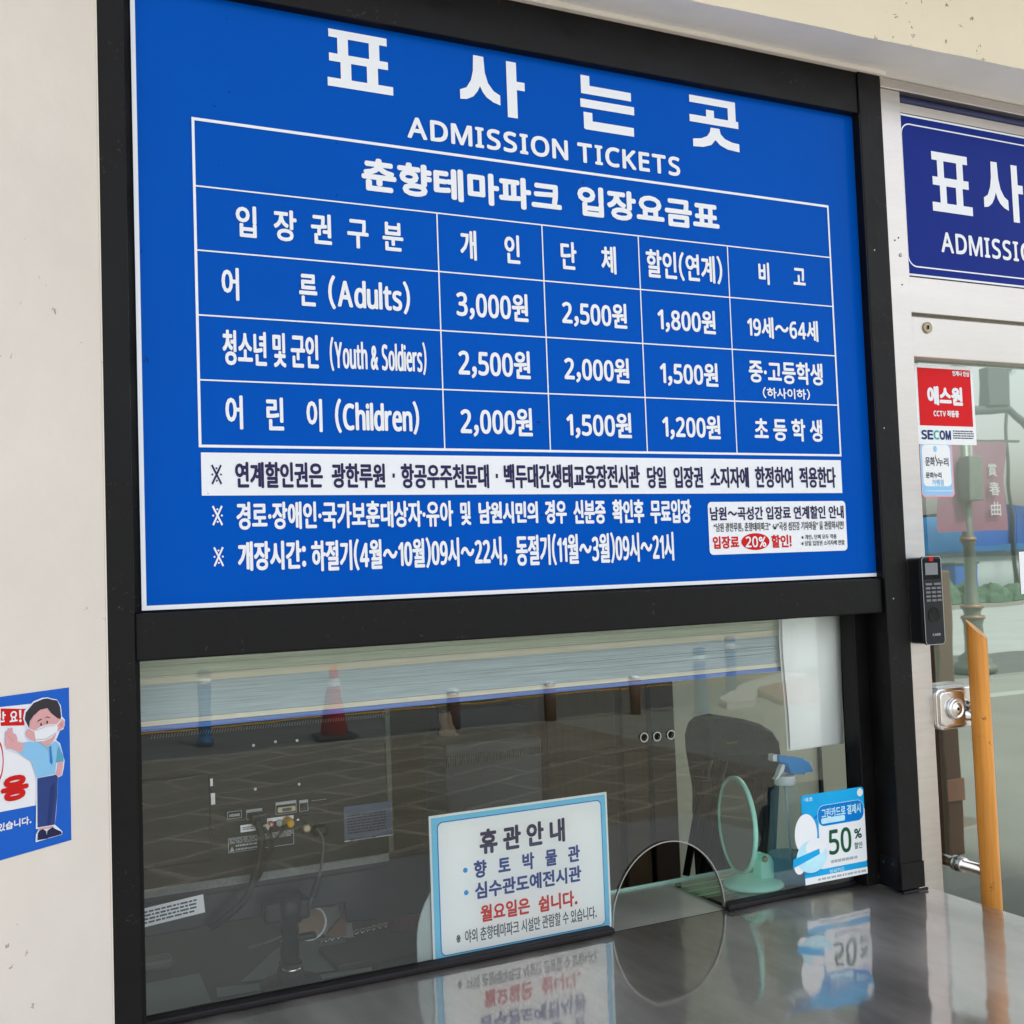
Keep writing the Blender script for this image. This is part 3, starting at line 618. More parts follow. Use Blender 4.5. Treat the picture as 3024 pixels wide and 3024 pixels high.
hd = hb.build('handle', 'wood_pale', dr)
MB().add([(x, y, z + .0003) for x, y, z in top], [tuple(range(nseg))]).build('handle_end', 'wood_cut', hd)
for z in (1.18, .878): MB().tube([(hx0, .029, z), (hx0, .016, z), (hx0, .0155, z), (hx0, HY + .01, z)], [.017, .015, .0115, .0115], 8).build('handle_mount', 'chrome', hd)

ds = thing('door_sign', 'navy ADMISSION TICKETS sign on the panel over the glass door', 'sign', (2.0, 0, 2.065))
box('sign_board', 1.4014, 2.60, .0005, .0075, 2.0650, 2.3985, 'navy_vinyl', ds)
FD = front(.0005)
bars('border', [(1.4014, 2.3945, 2.60, 2.3985), (1.4014, 2.0650, 2.60, 2.0690)], FD, .0006, W, ds)
ring('border_line', rrect(1.4040, 2.0830, 2.58, 2.3800, .024), rrect(1.4068, 2.0858, 2.5772, 2.3772, .0212), FD, .0008, W, ds)
rp = (1.4812, 2.2056, 1.5947, 2.3305); syl('pyo', rp, FD, .001, W, ds)
wd = rp[2] - rp[0]; x0, z1 = 1.6297, 2.3260
syl('sa', (x0, rp[1], x0 + wd * 1.05, rp[3]), FD, .001, W, ds); syl('neun', (x0 + wd * 1.35, rp[1], x0 + wd * 2.3, rp[3]), FD, .001, W, ds); syl('got', (x0 + wd * 2.65, rp[1], x0 + wd * 3.6, rp[3]), FD, .001, W, ds)
x0, z1 = 1.4981, 2.1640; x1, z0 = 1.7238, 2.1203
text('ADMISSI', (x0, z0, x1, z1), FD, .001, W, ds, .0014); text('ON TICKETS', (x1 + .007, z0, x1 + .007 + (x1 - x0) * 1.55, z1), FD, .001, W, ds, .0014)

# door stickers (on the outside of the pane)
FP = front(.0295)
st = thing('cctv_sticker', 'red and white CCTV warning sticker at the top corner of the door glass', 'sticker', (1.51, .0295, 1.72))
x0, z1 = 1.4346, 1.8918; x1, z0 = 1.6001, 1.7271
flat('sticker_sheet', [rrect(x0, z0, x1, z1, .003)], FP, .0004, 'paper_white', st)
rc = (1.4423, 1.7657, 1.5925, 1.8849); bars('red_field', [rc], FP, .0008, 'red_sticker', st)
text('언제나 안심', (1.5402, 1.8712, 1.5882, 1.8824), FP, .0012, W, st, .0005)
text('에스원', (1.4661, 1.8083, 1.5660, 1.8479), FP, .0012, W, st, .0022)
text('CCTV 작동중', (1.4809, 1.7843, 1.5526, 1.7984), FP, .0012, W, st, .0006)
x0, z1 = 1.4438, 1.7566; x1, z0 = 1.5274, 1.7369; sw = (x1 - x0) / 5
for k, ch in enumerate('SECOM'):
    text(ch, (x0 + sw * k + .0008, z0, x0 + sw * (k + 1) - .0004, z1), FP, .0009, 'teal_print' if ch == 'C' else 'secom_navy', st, .0011)
scribble((1.5330, 1.7388, 1.5929, 1.7582), 4, FP, .0009, 'ink_grey', st)
s2 = thing('shop_sticker', 'small pale blue and pink rounded sticker below the red one', 'sticker', (1.48, .0295, 1.62))
x0, z1 = 1.4376, 1.7253; x1, z0 = 1.5286, 1.6190
flat('sticker_rim', [rrect(x0, z0, x1, z1 + .004, .008)], FP, .0002, 'pink_edge', s2)
flat('sticker_sheet', [rrect(x0 + .0012, z0 + .003, x1 - .0035, z1 + .003, .008)], FP, .00025, 'sky_print', s2)
flat('sticker_panel', [rrect(x0 + .006, z0 + .022, x1 - .007, z1 + .001, .010)], FP, .0003, 'paper_white', s2)
text('문화', (1.4512, 1.6826, 1.4779, 1.7011), FP, .0006, 'ink_grey', s2, .0005); text('누리', (1.4861, 1.6821, 1.5157, 1.7000), FP, .0006, 'ink_grey', s2, .0005)
text('문화누리', (1.4508, 1.6574, 1.4941, 1.6698), FP, .0006, 'ink_grey', s2, .0004); text('가맹점', (1.4671, 1.6419, 1.4993, 1.6552), FP, .0006, 'sky_print', s2, .0004)
u, v = 1.4801, 1.7176; flat('emblem', [ell(u, v, .005, .0065, 20)], FP, .0006, 'sky_print', s2)
a1 = [(1.4808, 1.7079), (1.4783, 1.7006), (1.4817, 1.6934), (1.4842, 1.6881), (1.4804, 1.6826), (1.4829, 1.6833), (1.4867, 1.6888), (1.4838, 1.6953), (1.4803, 1.7014)]; flat('swirl', [a1], FP, .0007, 'ink_black', s2)
scribble((1.4475, 1.6299, 1.5230, 1.6329), 1, FP, .0006, 'paper_white', s2, 4)
nt = MB().add([FP.p(*q, .0006) for q in ((1.7055, 1.4110), (1.95, 1.4110), (1.95, 1.5010), (1.7055, 1.5010))], [(0, 1, 2, 3)]).build('paper_notice', 'paper_white', None, fix=False)
tag(nt, 'white paper notice on the door glass cut off by the right edge', 'notice')

# ------------------------------------------------------------------ card reader on the door jamb
rd = thing('card_reader', 'black fingerprint and card reader with keypad mounted on the door jamb', 'card reader', (1.40, -.006, 1.33))
RX0, RX1, RY = (1.3480, 1.4138)[0], (1.3994, 1.4115)[0], -.046
RZ1, RZ0 = (1.3707, 1.4986)[1], (1.3755, 1.3278)[1]
MB().prism(rrect(RX0 + .001, RZ0 + .002, RX1 - .002, RZ1 - .002, .007), RY + .006, -.0065).build('reader_body', 'reader_black', rd, .003, 3)
MB().prism(rrect(RX0, RZ0, RX1, RZ1, .008), RY, RY + .0058).build('reader_front', 'reader_face', rd, .0015)
FR = front(RY - .0002)
ring('reader_trim', rrect(RX0, RZ0, RX1, RZ1, .008), rrect(RX0 + .0013, RZ0 + .0013, RX1 - .0013, RZ1 - .0013, .0068), FR, .0004, 'reader_rim', rd)
sx = lambda f: RX0 + (RX1 - RX0) * f; sz = lambda f: RZ1 - (RZ1 - RZ0) * f
bars('screen_surround', [(sx(.10), sz(.26), sx(.93), sz(.035))], FR, .0005, 'black_gloss', rd)
bars('display', [(sx(.16), sz(.21), sx(.80), sz(.075))], FR, .0009, 'lcd_glass', rd)
bars('red_tag', [(sx(.38), sz(.055), sx(.58), sz(.005))], FR, .0010, 'ink_red', rd)
ky = [(1, .305, .17, .33), (1, .305, .53, .33)]
for row in range(5):
    zc = .315 + row * .046
    if row == 0: L = ((.13, .46), (.55, .90))
    else: L = ((.13, .36), (.42, .64), (.69, .90))
    for a, c in L: MB().box(sx(a), sx(c), RY - .0022, RY - .0001, sz(zc + .013), sz(zc - .013)).build('key', 'key_grey', rd, .0005, 1)
MB().lathe([(.0150, 0), (.0150, .0008)], (sx(.50), RY - .0003, sz(.665)), 32, 'y').build('fingerprint_window', 'black_gloss', rd)
text('CARD', (sx(.36), sz(.90), sx(.76), sz(.872)), FR, .0008, 'ink_pale', rd, .0003)

# ------------------------------------------------------------------ mask poster on the angled wall
po = thing('mask_poster', 'blue poster of a masked man in a light blue shirt on the plaster wall', 'poster', tuple(wall_fr.p(-.1, 1.17, 0)))
WF = wall_fr
ptR = [(-0.0683, 1.3692), (-0.0674, 1.1723)]; ur = (ptR[0][0] + ptR[1][0]) / 2; zt, zb = ptR[0][1], ptR[1][1]
flat('poster_sheet', [[(-.42, zb), (ur, zb - .001), (ur, zt), (-.42, zt)]], WF, .0006, 'poster_blue', po)
flat('white_panel', [[(-0.1765, 1.3569), (-0.1264, 1.3552), (-0.1126, 1.3247), (-0.1237, 1.2273), (-0.1784, 1.2299)]], WF, .0010, 'mask_print', po)
flat('red_banner', [[(-0.1737, 1.3550), (-0.1350, 1.3496), (-0.1398, 1.3297), (-0.1741, 1.3338)]], WF, .0014, 'ink_red', po)
text('만', tuple(sum(([(-0.1827, 1.3381)][0], [(-0.1670, 1.3509)][0]), ())), WF, .0018, W, po, .0005)
text('요', tuple(sum(([(-0.1615, 1.3364)][0], [(-0.1497, 1.3496)][0]), ())), WF, .0018, W, po, .0005)
text('!', tuple(sum(([(-0.1477, 1.3345)][0], [(-0.1439, 1.3498)][0]), ())), WF, .0018, W, po, .0005)
a_, b_, c_ = (-0.1755, 1.2395), (-0.1352, 1.2332), (-0.1346, 1.2705); text('용', (a_[0], a_[1], c_[0], c_[1]), WF, .0018, 'ink_red', po, .0020)
a_, b_ = (-0.1310, 1.2061), (-0.1308, 1.2163); text('있습니다.', (((-0.1807, 1.2157))[0], a_[1], a_[0], b_[1]), WF, .0014, W, po, .0004)
c_ = [(-0.1810, 1.2921)][0]; e_ = [(-0.1706, 1.3005)][0]; rx = e_[0] - c_[0]
ring('red_circle', ell(c_[0], c_[1], rx, .0270, 40), ell(c_[0], c_[1], rx * .88, .0232, 40), WF, .0014, 'ink_red', po)
def pp(name, pts, d, m): flat(name, [pts], WF, d, m, po)
pp('figure_outline', [(-0.1388, 1.3308), (-0.1416, 1.3385), (-0.1392, 1.3480), (-0.1256, 1.3580), (-0.1119, 1.3609), (-0.1027, 1.3602), (-0.0966, 1.3579), (-0.0888, 1.3560), (-0.0826, 1.3471), (-0.0810, 1.3329), (-0.0766, 1.3285), (-0.0768, 1.3222), (-0.0793, 1.3162), (-0.0848, 1.3151), (-0.0913, 1.3040), (-0.0851, 1.2993), (-0.0814, 1.2874), (-0.0780, 1.2754), (-0.0794, 1.2668), (-0.0825, 1.2572), (-0.0891, 1.2559), (-0.0903, 1.2336), (-0.0931, 1.2091), (-0.0952, 1.1971), (-0.0873, 1.1897), (-0.0834, 1.1858), (-0.0840, 1.1819), (-0.1254, 1.1817), (-0.1248, 1.1913), (-0.1202, 1.1970), (-0.1247, 1.1980), (-0.1228, 1.2608), (-0.1299, 1.2829), (-0.1517, 1.2975), (-0.1660, 1.3040), (-0.1695, 1.3087), (-0.1692, 1.3254), (-0.1656, 1.3297), (-0.1613, 1.3309), (-0.1556, 1.3277), (-0.1506, 1.3203), (-0.1501, 1.3111), (-0.1325, 1.3090), (-0.1397, 1.3163), (-0.1404, 1.3212), (-0.1352, 1.3242)], .0018, 'poster_outline')
pp('hair', [(-0.1332, 1.3257), (-0.1394, 1.3370), (-0.1378, 1.3453), (-0.1257, 1.3559), (-0.1104, 1.3593), (-0.1035, 1.3591), (-0.0966, 1.3566), (-0.0888, 1.3548), (-0.0842, 1.3460), (-0.0826, 1.3331), (-0.0846, 1.3283), (-0.0893, 1.3289), (-0.0970, 1.3375), (-0.1045, 1.3467), (-0.1153, 1.3461), (-0.1259, 1.3401), (-0.1320, 1.3335)], .0022, 'hair_print')
pp('face', [(-0.1321, 1.3311), (-0.1275, 1.3391), (-0.1168, 1.3457), (-0.1061, 1.3469), (-0.0985, 1.3390), (-0.0885, 1.3314), (-0.0845, 1.3302), (-0.0798, 1.3289), (-0.0775, 1.3248), (-0.0792, 1.3187), (-0.0848, 1.3163), (-0.0904, 1.3140), (-0.0944, 1.3058), (-0.1007, 1.3005), (-0.1100, 1.3006), (-0.1175, 1.3055), (-0.1310, 1.3100), (-0.1375, 1.3159), (-0.1389, 1.3210), (-0.1359, 1.3243), (-0.1322, 1.3237)], .0026, 'skin_print')
pp('eyebrow', [(-0.1216, 1.3306), (-0.1193, 1.3336), (-0.1139, 1.3348), (-0.1137, 1.3338), (-0.1185, 1.3323)], .0030, 'hair_print'); pp('eyebrow', [(-0.1090, 1.3351), (-0.1055, 1.3364), (-0.1009, 1.3345), (-0.1017, 1.3339), (-0.1055, 1.3352), (-0.1084, 1.3345)], .0030, 'hair_print')
pp('eye', [(-0.1165, 1.3289), (-0.1152, 1.3297), (-0.1141, 1.3286), (-0.1141, 1.3261), (-0.1153, 1.3254), (-0.1165, 1.3264)], .0030, 'hair_print'); pp('eye', [(-0.1070, 1.3304), (-0.1057, 1.3312), (-0.1045, 1.3300), (-0.1046, 1.3275), (-0.1058, 1.3268), (-0.1070, 1.3279)], .0030, 'hair_print')
pp('nose', [(-0.1113, 1.3307), (-0.1105, 1.3306), (-0.1104, 1.3275), (-0.1112, 1.3276)], .0030, 'skin_shade'); pp('ear', [(-0.0853, 1.3246), (-0.0831, 1.3253), (-0.0812, 1.3234), (-0.0828, 1.3198), (-0.0847, 1.3205)], .0030, 'skin_shade')
pp('face_mask', [(-0.1263, 1.3210), (-0.1156, 1.3251), (-0.1034, 1.3259), (-0.0909, 1.3248), (-0.0892, 1.3195), (-0.0912, 1.3135), (-0.1006, 1.3079), (-0.1114, 1.3058), (-0.1235, 1.3071), (-0.1252, 1.3141)], .0032, 'mask_print')
pp('mask_strap', [(-0.1337, 1.3254), (-0.1263, 1.3210), (-0.1266, 1.3198), (-0.1340, 1.3245)], .0033, 'mask_print'); pp('mask_strap', [(-0.0909, 1.3248), (-0.0838, 1.3297), (-0.0830, 1.3286), (-0.0900, 1.3232)], .0033, 'mask_print')
pp('mask_fold', [(-0.1232, 1.3099), (-0.1083, 1.3085), (-0.0919, 1.3142), (-0.0919, 1.3134), (-0.1080, 1.3076), (-0.1232, 1.3091)], .0036, 'ink_pale'); pp('mask_fold', [(-0.1240, 1.3213), (-0.1095, 1.3242), (-0.0933, 1.3242), (-0.0933, 1.3236), (-0.1093, 1.3234), (-0.1240, 1.3206)], .0036, 'ink_pale')
pp('shirt', [(-0.1428, 1.3088), (-0.1325, 1.3084), (-0.1160, 1.3047), (-0.1023, 1.2988), (-0.0937, 1.3031), (-0.0883, 1.3004), (-0.0852, 1.2955), (-0.0804, 1.2821), (-0.0801, 1.2751), (-0.0919, 1.2752), (-0.0937, 1.2611), (-0.1221, 1.2613), (-0.1307, 1.2836), (-0.1489, 1.2967), (-0.1422, 1.3020)], .0022, 'shirt_print')
pp('sleeve_shade', [(-0.0884, 1.2960), (-0.0804, 1.2821), (-0.0801, 1.2751), (-0.0925, 1.2758)], .0026, 'shirt_shade')
pp('neck', [(-0.1160, 1.3065), (-0.0960, 1.3035), (-0.1023, 1.2997), (-0.1100, 1.3006)], .0024, 'skin_shade')
pp('collar', [(-0.1183, 1.3056), (-0.1160, 1.3048), (-0.1030, 1.2968), (-0.1040, 1.2937)], .0028, 'ink_pale')
pp('tie', [(-0.1026, 1.2980), (-0.1000, 1.2981), (-0.0978, 1.2775), (-0.0991, 1.2742), (-0.1021, 1.2776)], .0028, 'tie_print')
pp('arm', [(-0.0895, 1.2748), (-0.0806, 1.2748), (-0.0818, 1.2672), (-0.0844, 1.2576), (-0.0899, 1.2571), (-0.0934, 1.2605), (-0.0905, 1.2675)], .0026, 'skin_print')
pp('hand', [(-0.1425, 1.3084), (-0.1426, 1.3009), (-0.1474, 1.2970), (-0.1596, 1.3035), (-0.1660, 1.3052), (-0.1688, 1.3098), (-0.1685, 1.3253), (-0.1664, 1.3268), (-0.1654, 1.3231), (-0.1649, 1.3296), (-0.1625, 1.3302), (-0.1617, 1.3243), (-0.1610, 1.3300), (-0.1582, 1.3293), (-0.1574, 1.3231), (-0.1535, 1.3207), (-0.1514, 1.3168), (-0.1508, 1.3112)], .0026, 'skin_print')
pp('hand_crease', [(-0.1652, 1.3200), (-0.1573, 1.3116), (-0.1570, 1.3122), (-0.1646, 1.3209)], .0029, 'skin_shade')
pp('trousers', [(-0.1216, 1.2608), (-0.0894, 1.2600), (-0.0908, 1.2337), (-0.0957, 1.1972), (-0.1224, 1.1994)], .0022, 'trouser_print')
pp('trouser_fold', [(-0.1018, 1.2458), (-0.0947, 1.2519), (-0.0958, 1.2346), (-0.1001, 1.2106), (-0.1034, 1.1979), (-0.1073, 1.1982), (-0.1037, 1.2238)], .0025, 'trouser_shade')
pp('ankle', [(-0.1202, 1.1982), (-0.0973, 1.1961), (-0.0981, 1.1940), (-0.1202, 1.1952)], .0022, 'skin_print')
pp('shoe', [(-0.1230, 1.1836), (-0.1222, 1.1920), (-0.1195, 1.1950), (-0.1149, 1.1959), (-0.1097, 1.1922), (-0.1090, 1.1878), (-0.1060, 1.1822)], .0026, 'shoe_print'); pp('shoe', [(-0.1094, 1.1829), (-0.1074, 1.1923), (-0.0996, 1.1950), (-0.0935, 1.1905), (-0.0858, 1.1863), (-0.0850, 1.1826)], .0027, 'shoe_print')

# ------------------------------------------------------------------ closure notice standing inside the pane
NY = .088; FN = front(NY)
no = thing('closure_notice', 'white closure notice with sky blue border standing inside the window left of the opening', 'notice', (.52, NY, .865))
nx0, nz1 = 0.3683, 1.1036; nx1, nz0 = 0.7089, 0.8682; nz1 = (0.7050, 1.1036)[1]; nx0 = (0.3694, 0.9860)[0]; nx1 = (0.7063, 0.9644)[0]
nz0 = .8655
box('notice_sheet', nx0, nx1, NY, NY + .002, nz0, nz1, 'notice_white', no)
e = .0035; bars('sky_border', [(nx0 + e, nz0 + .002, nx1 - e, nz1 - e)], FN, .0003, 'cyan_print', no)
bx0, bz1 = 0.3827, 1.0923; bx1, bz0 = 0.6943, 0.8752
flat('blue_line', [rrect(bx0, bz0, bx1, bz1, .010)], FN, .0006, 'line_blue', no); flat('white_panel', [rrect(bx0 + .0018, bz0 + .0018, bx1 - .0018, bz1 - .0018, .0085)], FN, .0009, 'notice_white', no)
text('휴 관 안 내', (0.4578, 1.0293, 0.6197, 1.0705), FN, .0012, 'ink_navy', no, .0016)
text('향   토   박   물   관', (0.4460, 0.9917, 0.6475, 1.0207), FN, .0012, 'ink_blue', no, .0010)
text('심수관도예전시관', (0.4466, 0.9573, 0.6487, 0.9850), FN, .0012, 'ink_blue', no, .0010)
text('월요일은', (0.4553, 0.9187, 0.5472, 0.9463), FN, .0012, 'ink_red', no, .0009)
text('쉽니다.', (0.5633, 0.9168, 0.6392, 0.9443), FN, .0012, 'ink_red', no, .0009)
text('※ 야외 춘향테마파크 시설만 관람할 수 있습니다.', (0.4104, 0.8891, 0.6761, 0.9115), FN, .0012, 'ink_grey', no, .0003)
for q in ((0.4306, 1.0080), (0.4308, 0.9714)): flat('bullet', [ell(q[0], q[1], .0042, .0042, 20)], FN, .0012, 'dot_blue', no)
px0, pz1 = 0.3441, 0.9318
b = MB(); b.prism([(px0, .866), (px0 + .245, .866), (px0 + .245, pz1 - .02)] + [(px0 + .1225 + .1225 * math.cos(math.pi * k / 24), pz1 - .03 + .125 * math.sin(math.pi * k / 24)) for k in range(0, 25)] , .0935, .0975)
tag(b.build('cover_plate', 'frosted', None, .001), 'frosted half round cover plate parked behind the closure notice', 'cover plate')

# ------------------------------------------------------------------ discount card, hanging sheet
CY = .030; FC = front(CY)
cd = thing('discount_card', 'blue and white 50% discount card standing against the right corner of the window', 'card', (1.20, CY, .869))
cx0, cz1 = 1.0946, 1.0623; cx1, cz0 = 1.2430, 0.8941; cz1 = (1.2465, 1.0601)[1]; cx0 = (1.0914, 0.9742)[0]; cz0 = (1.1631, 0.8954)[1]
MB().prism(rrect(cx0, cz0, cx1, cz1, .006), CY - .0001, CY + .0018).build('card_sheet', 'card_blue', cd)
u, v = 1.1194, 1.0148; flat('bubble_tail', [[(u - .004, v - .001), (u + .016, v + .014), (u + .018, v + .002)]], FC, .0006, 'card_deep', cd)
bars('card_foot', [(cx0, cz0, cx1, cz0 + .0125)], FC, .0004, 'paper_white', cd); scribble((cx0 + .03, cz0 + .002, cx1 - .004, cz0 + .010), 1, FC, .0006, 'ink_pale', cd, 3)
flat('white_panel', [rrect(*(1.1290, 0.9193, 1.2431, 1.0210), .004)], FC, .0004, 'paper_white', cd)
flat('speech_bubble', [rrect(*(1.1272, 0.9973, 1.2409, 1.0373), .016)], FC, .0007, 'card_ice', cd)
u0, v0, u1, v1 = (1.1272, 0.9973, 1.2409, 1.0373); flat('bubble_fill', [rrect(u0 + .001, v0 + .001, u1 - .001, v1 - .001, .015)], FC, .0009, 'card_deep', cd)
text('그린카드로 결제시', (1.1364, 1.0123, 1.2328, 1.0306), FC, .0012, 'card_ice', cd, .0005)
u0, v0, u1, v1 = (1.1352, 1.0035, 1.1932, 1.0121); flat('name_pill', [rrect(u0, v0 - .001, u1, v1 + .001, .0035)], FC, .0012, 'card_ice', cd)
text('50', (1.1511, 0.9421, 1.2064, 0.9893), FC, .0008, 'ink_green', cd, .0011); text('%', (1.2141, 0.9643, 1.2328, 0.9832), FC, .0008, 'ink_green', cd, .0007)
text('할인', (1.2132, 0.9454, 1.2323, 0.9575), FC, .0008, 'ink_green', cd, .0001)
scribble((1.1544, 0.9247, 1.2226, 0.9351), 1, FC, .0008, 'ink_pale', cd, 5)
text('비씨카드', (1.1503, 0.9081, 1.1864, 0.9165), FC, .0006, 'card_ice', cd, .0003)
text('에코', (1.0982, 1.0478, 1.1175, 1.0557), FC, .0006, 'card_ice', cd, .0003)
q = (1.2337, 1.0502); flat('hang_hole', [ell(q[0], q[1], .0072, .0076, 24)], FC, .0006, 'paper_white', cd)
# plain pale rounded cut-out where the card carries a picture
u, v = 1.0951, 0.9890; FCo = front(CY - .004)
flat('picture_cutout', [ell(u, v, .0265, .0380, 36)], FCo, .0002, 'paper_white', cd)
u, v = 1.1063, 0.9475; flat('picture_cutout', [ell(u, v, .036, .030, 36)], FCo, .0005, 'card_ice', cd); flat('picture_cutout', [ell(u + .010, v + .016, .024, .016, 24)], FCo, .0007, 'paper_white', cd); flat('picture_cutout', [ell(u - .030, v - .012, .013, .017, 24)], FCo, .0003, 'paper_white', cd)
u, v = 1.0903, 0.9437; flat('picture_cutout', [[(u - .030, v - .012), (u + .035, v + .006), (u + .034, v + .016), (u - .028, v + .004)]], FCo, .0008, 'card_blue', cd)
# folded white sheet taped at the top right
hx0_, hz1_ = 1.1180, 1.3815; hx1_, _z = 1.2613, 1.3789
V = []; F_ = []; nx, nz = 10, 18
for r_ in range(nz + 1):
    for c_ in range(nx + 1):
        s_, t_ = c_ / nx, r_ / nz; x = hx0_ + (hx1_ - hx0_) * s_ + .007 * t_ * (1 - s_); z = 1.3925 - t_ * .2590
        V.append((x, .093 + .0020 * math.sin(5 * t_ + 3 * s_) + .004 * t_ + .0012 * math.sin(11 * s_ + 7 * t_), z))
for r_ in range(nz):
    for c_ in range(nx): k = r_ * (nx + 1) + c_; F_.append((k, k + 1, k + nx + 2, k + nx + 1))
hs_ = thing('hanging_sheet', 'blank white paper taped inside the window at its top right corner', 'paper', (1.17, .093, 1.39))
MB().add(V, F_, True).build('front_sheet', 'paper_sheet', hs_); MB().add([(x + .004 if i % 11 > 5 else x - .003, y + .006, z - .003) for i, (x, y, z) in enumerate(V)], F_, True).build('back_sheet', 'paper_sheet', hs_)

# ------------------------------------------------------------------ raised blind behind the glass
BY = .115
bl = thing('venetian_blind', 'pale streaky raised venetian blind with blue bottom rail inside the window top', 'blind', (.55, BY, 1.39))
zl, zr = (-0.0720, 1.2831)[1], (1.1359, 1.2880)[1]; xl, xr = (-0.0720, 1.2831)[0], (1.1359, 1.2880)[0]
sl = (zr - zl) / (xr - xl); zb0 = lambda x: zl + sl * (x - xl)
X0, X1 = -.08, 1.235
def strip(name, a0, a1, m, y0=BY, y1=BY + .03, split=1, jit=0., par=bl):
    b = MB(); rnd = random.Random(5)
    for k in range(split):
        lo, hi = a0 + (a1 - a0) * k / split, a0 + (a1 - a0) * (k + .95) / split
        jy = rnd.uniform(-jit, jit); tl = rnd.uniform(-.0008, .0008)
        b.add([(X0, y0 + jy, zb0(X0) + lo), (X1, y0 + jy, zb0(X1) + lo + tl), (X1, y0 + jy + .002, zb0(X1) + hi + tl), (X0, y0 + jy + .002, zb0(X0) + hi),
               (X0, y1, zb0(X0) + lo), (X1, y1, zb0(X1) + lo + tl), (X1, y1, zb0(X1) + hi + tl), (X0, y1, zb0(X0) + hi)],
              [(0, 1, 2, 3), (7, 6, 5, 4), (0, 4, 5, 1), (3, 2, 6, 7), (0, 3, 7, 4), (1, 5, 6, 2)])
    return b.build(name, m, par)
strip('bottom_rail', -.003, .0045, 'blind_blue', BY - .004)
strip('rail_trim', .0047, .0125, 'blind_cream', BY - .002)
o = strip('slat_stack', .0128, .066, 'blind_slat', split=24, jit=.0009); o['kind'] = 'stuff'
o = strip('upper_slat_stack', .0662, .078, 'blind_cream', split=4, jit=.002); o['kind'] = 'stuff'
o = strip('top_slat_stack', .0782, .130, 'blind_green', split=14, jit=.002); o['kind'] = 'stuff'
for q in ((0.4271, 1.3080), (0.6110, 1.3015), (0.7864, 1.2989)):
    zc = zb0(q[0]) + .0125; MB().lathe([(.0085, -.0018), (.0095, 0), (.006, .0022)], (q[0], BY - .008, zc), 20).build('cord_button', 'paper_white', bl)

# ------------------------------------------------------------------ television seen from behind
TY = .24
desk = box('desk', -1.0, .66, .094, .80, .800, .835, 'desk', None, .003); tag(desk, 'dark office desk just inside the ticket window', 'desk')
FT = front(TY)
tv = thing('television', 'black flat television seen from behind with ports, labels and cables', 'television', (.10, TY, .835))
tx1 = 0.3541, 1.0127; tx1 = tx1[0]
MB().prism([(-.62, .990), (tx1, .990), (tx1, 1.2680), (-.62, 1.2680)], TY, TY + .035).build('back_panel', 'tv_plastic', tv, .006, 3)
xb = (0.0460, 1.1185)[0]; zb1, zb2 = (0.0453, 1.0479)[1], (0.0455, 1.1881)[1]
MB().prism([(-.60, zb1), (xb, zb1), (xb, zb2), (-.60, zb2)], TY - .012, TY + .001).build('raised_panel', 'tv_plastic', tv, .004)
box('speaker_strip', -.60, tx1 - .004, TY - .003, TY + .02, 1.0025, 1.0155, 'tv_strip', tv)
MB().prism([(-0.0838, 0.9853), (-0.0596, 0.9978), (0.2450, 0.9982), (0.3561, 1.0060), (0.4305, 1.0124), (0.4255, 0.8978), (0.2734, 0.9058), (0.2697, 0.9396), (0.1826, 0.9396), (0.1118, 0.9406), (-0.0608, 0.9382), (-0.0847, 0.9377)], TY + .005, TY + .045).build('lower_bezel', 'tv_bezel', tv, .003)
for k in range(90):
    t = k / 89; x = -.045 + t * .40; MB().prism([(x, 1.2520), (x + .0016, 1.2520), (x + .0040, 1.2580), (x + .0024, 1.2580)], TY - .0006, TY + .001).build('vent_slot', 'tv_strip', tv, fix=False)
text('SAMSUNG', (0.1143, 1.1883, 0.2036, 1.1898), FT, .0006, 'tv_dark', tv, .0006)
pr = (0.0695, 1.0501, 0.2465, 1.1198)
bars('port_recess', outline(pr[0], pr[1], pr[2], pr[3], .0022), FT, .0008, 'tv_dark', tv)
rc = (0.0738, 1.1091, 0.0974, 1.1213); bars('label_frame', outline(*rc, .0008), FT, .0009, 'ink_pale', tv); text('HDMI', (0.0771, 1.1124, 0.0943, 1.1169), FT, .0009, 'ink_pale', tv, .0005)
def port(rcw, nm='port'):
    u0, v0, u1, v1 = rcw; p_ = bars(nm, outline(u0, v0, u1, v1, .0007), FT, .0009, 'ink_pale', tv); bars('port_title', [(u0 + .0007, v1 - .0050, u1 - .0007, v1 - .0007)], FT, .0010, 'ink_pale', p_); return p_
port((0.1049, 1.1042, 0.1313, 1.1208)); port((0.1539, 1.1062, 0.1892, 1.1269)); port((0.1943, 1.1066, 0.2095, 1.1255))
u0, v0, u1, v1 = (0.1567, 1.1094, 0.1872, 1.1184); vg = MB().prism(rrect(u0, v0, u1, v1, .002), TY - .004, TY).build('vga_socket', 'tan_metal', tv, .0008)
MB().prism(rrect(u0 + .007, v0 + .002, u1 - .007, v1 - .002, .0028), TY - .0065, TY - .0041).build('socket_core', 'ink_grey', vg)
u, v = 0.2021, 1.1125; box('audio_jack', u - .0045, u + .0045, TY - .002, TY, v - .0045, v + .0045, 'tv_dark', tv)
u, v = 0.2025, 1.0937; box('audio_jack', u - .005, u + .005, TY - .002, TY, v - .005, v + .005, 'tv_dark', tv)
u0, v0, u1, v1 = (0.1269, 1.0993, 0.1839, 1.1054); bars('jack_title', [(min(u0, u1), v0 - .003, u1, v0 + .003)], FT, .0010, 'paper_white', tv)
u, v = 0.1913, 1.0936; flat('power_mark', [ell(u, v, .0024, .0016, 12)], FT, .001, 'paper_white', tv)
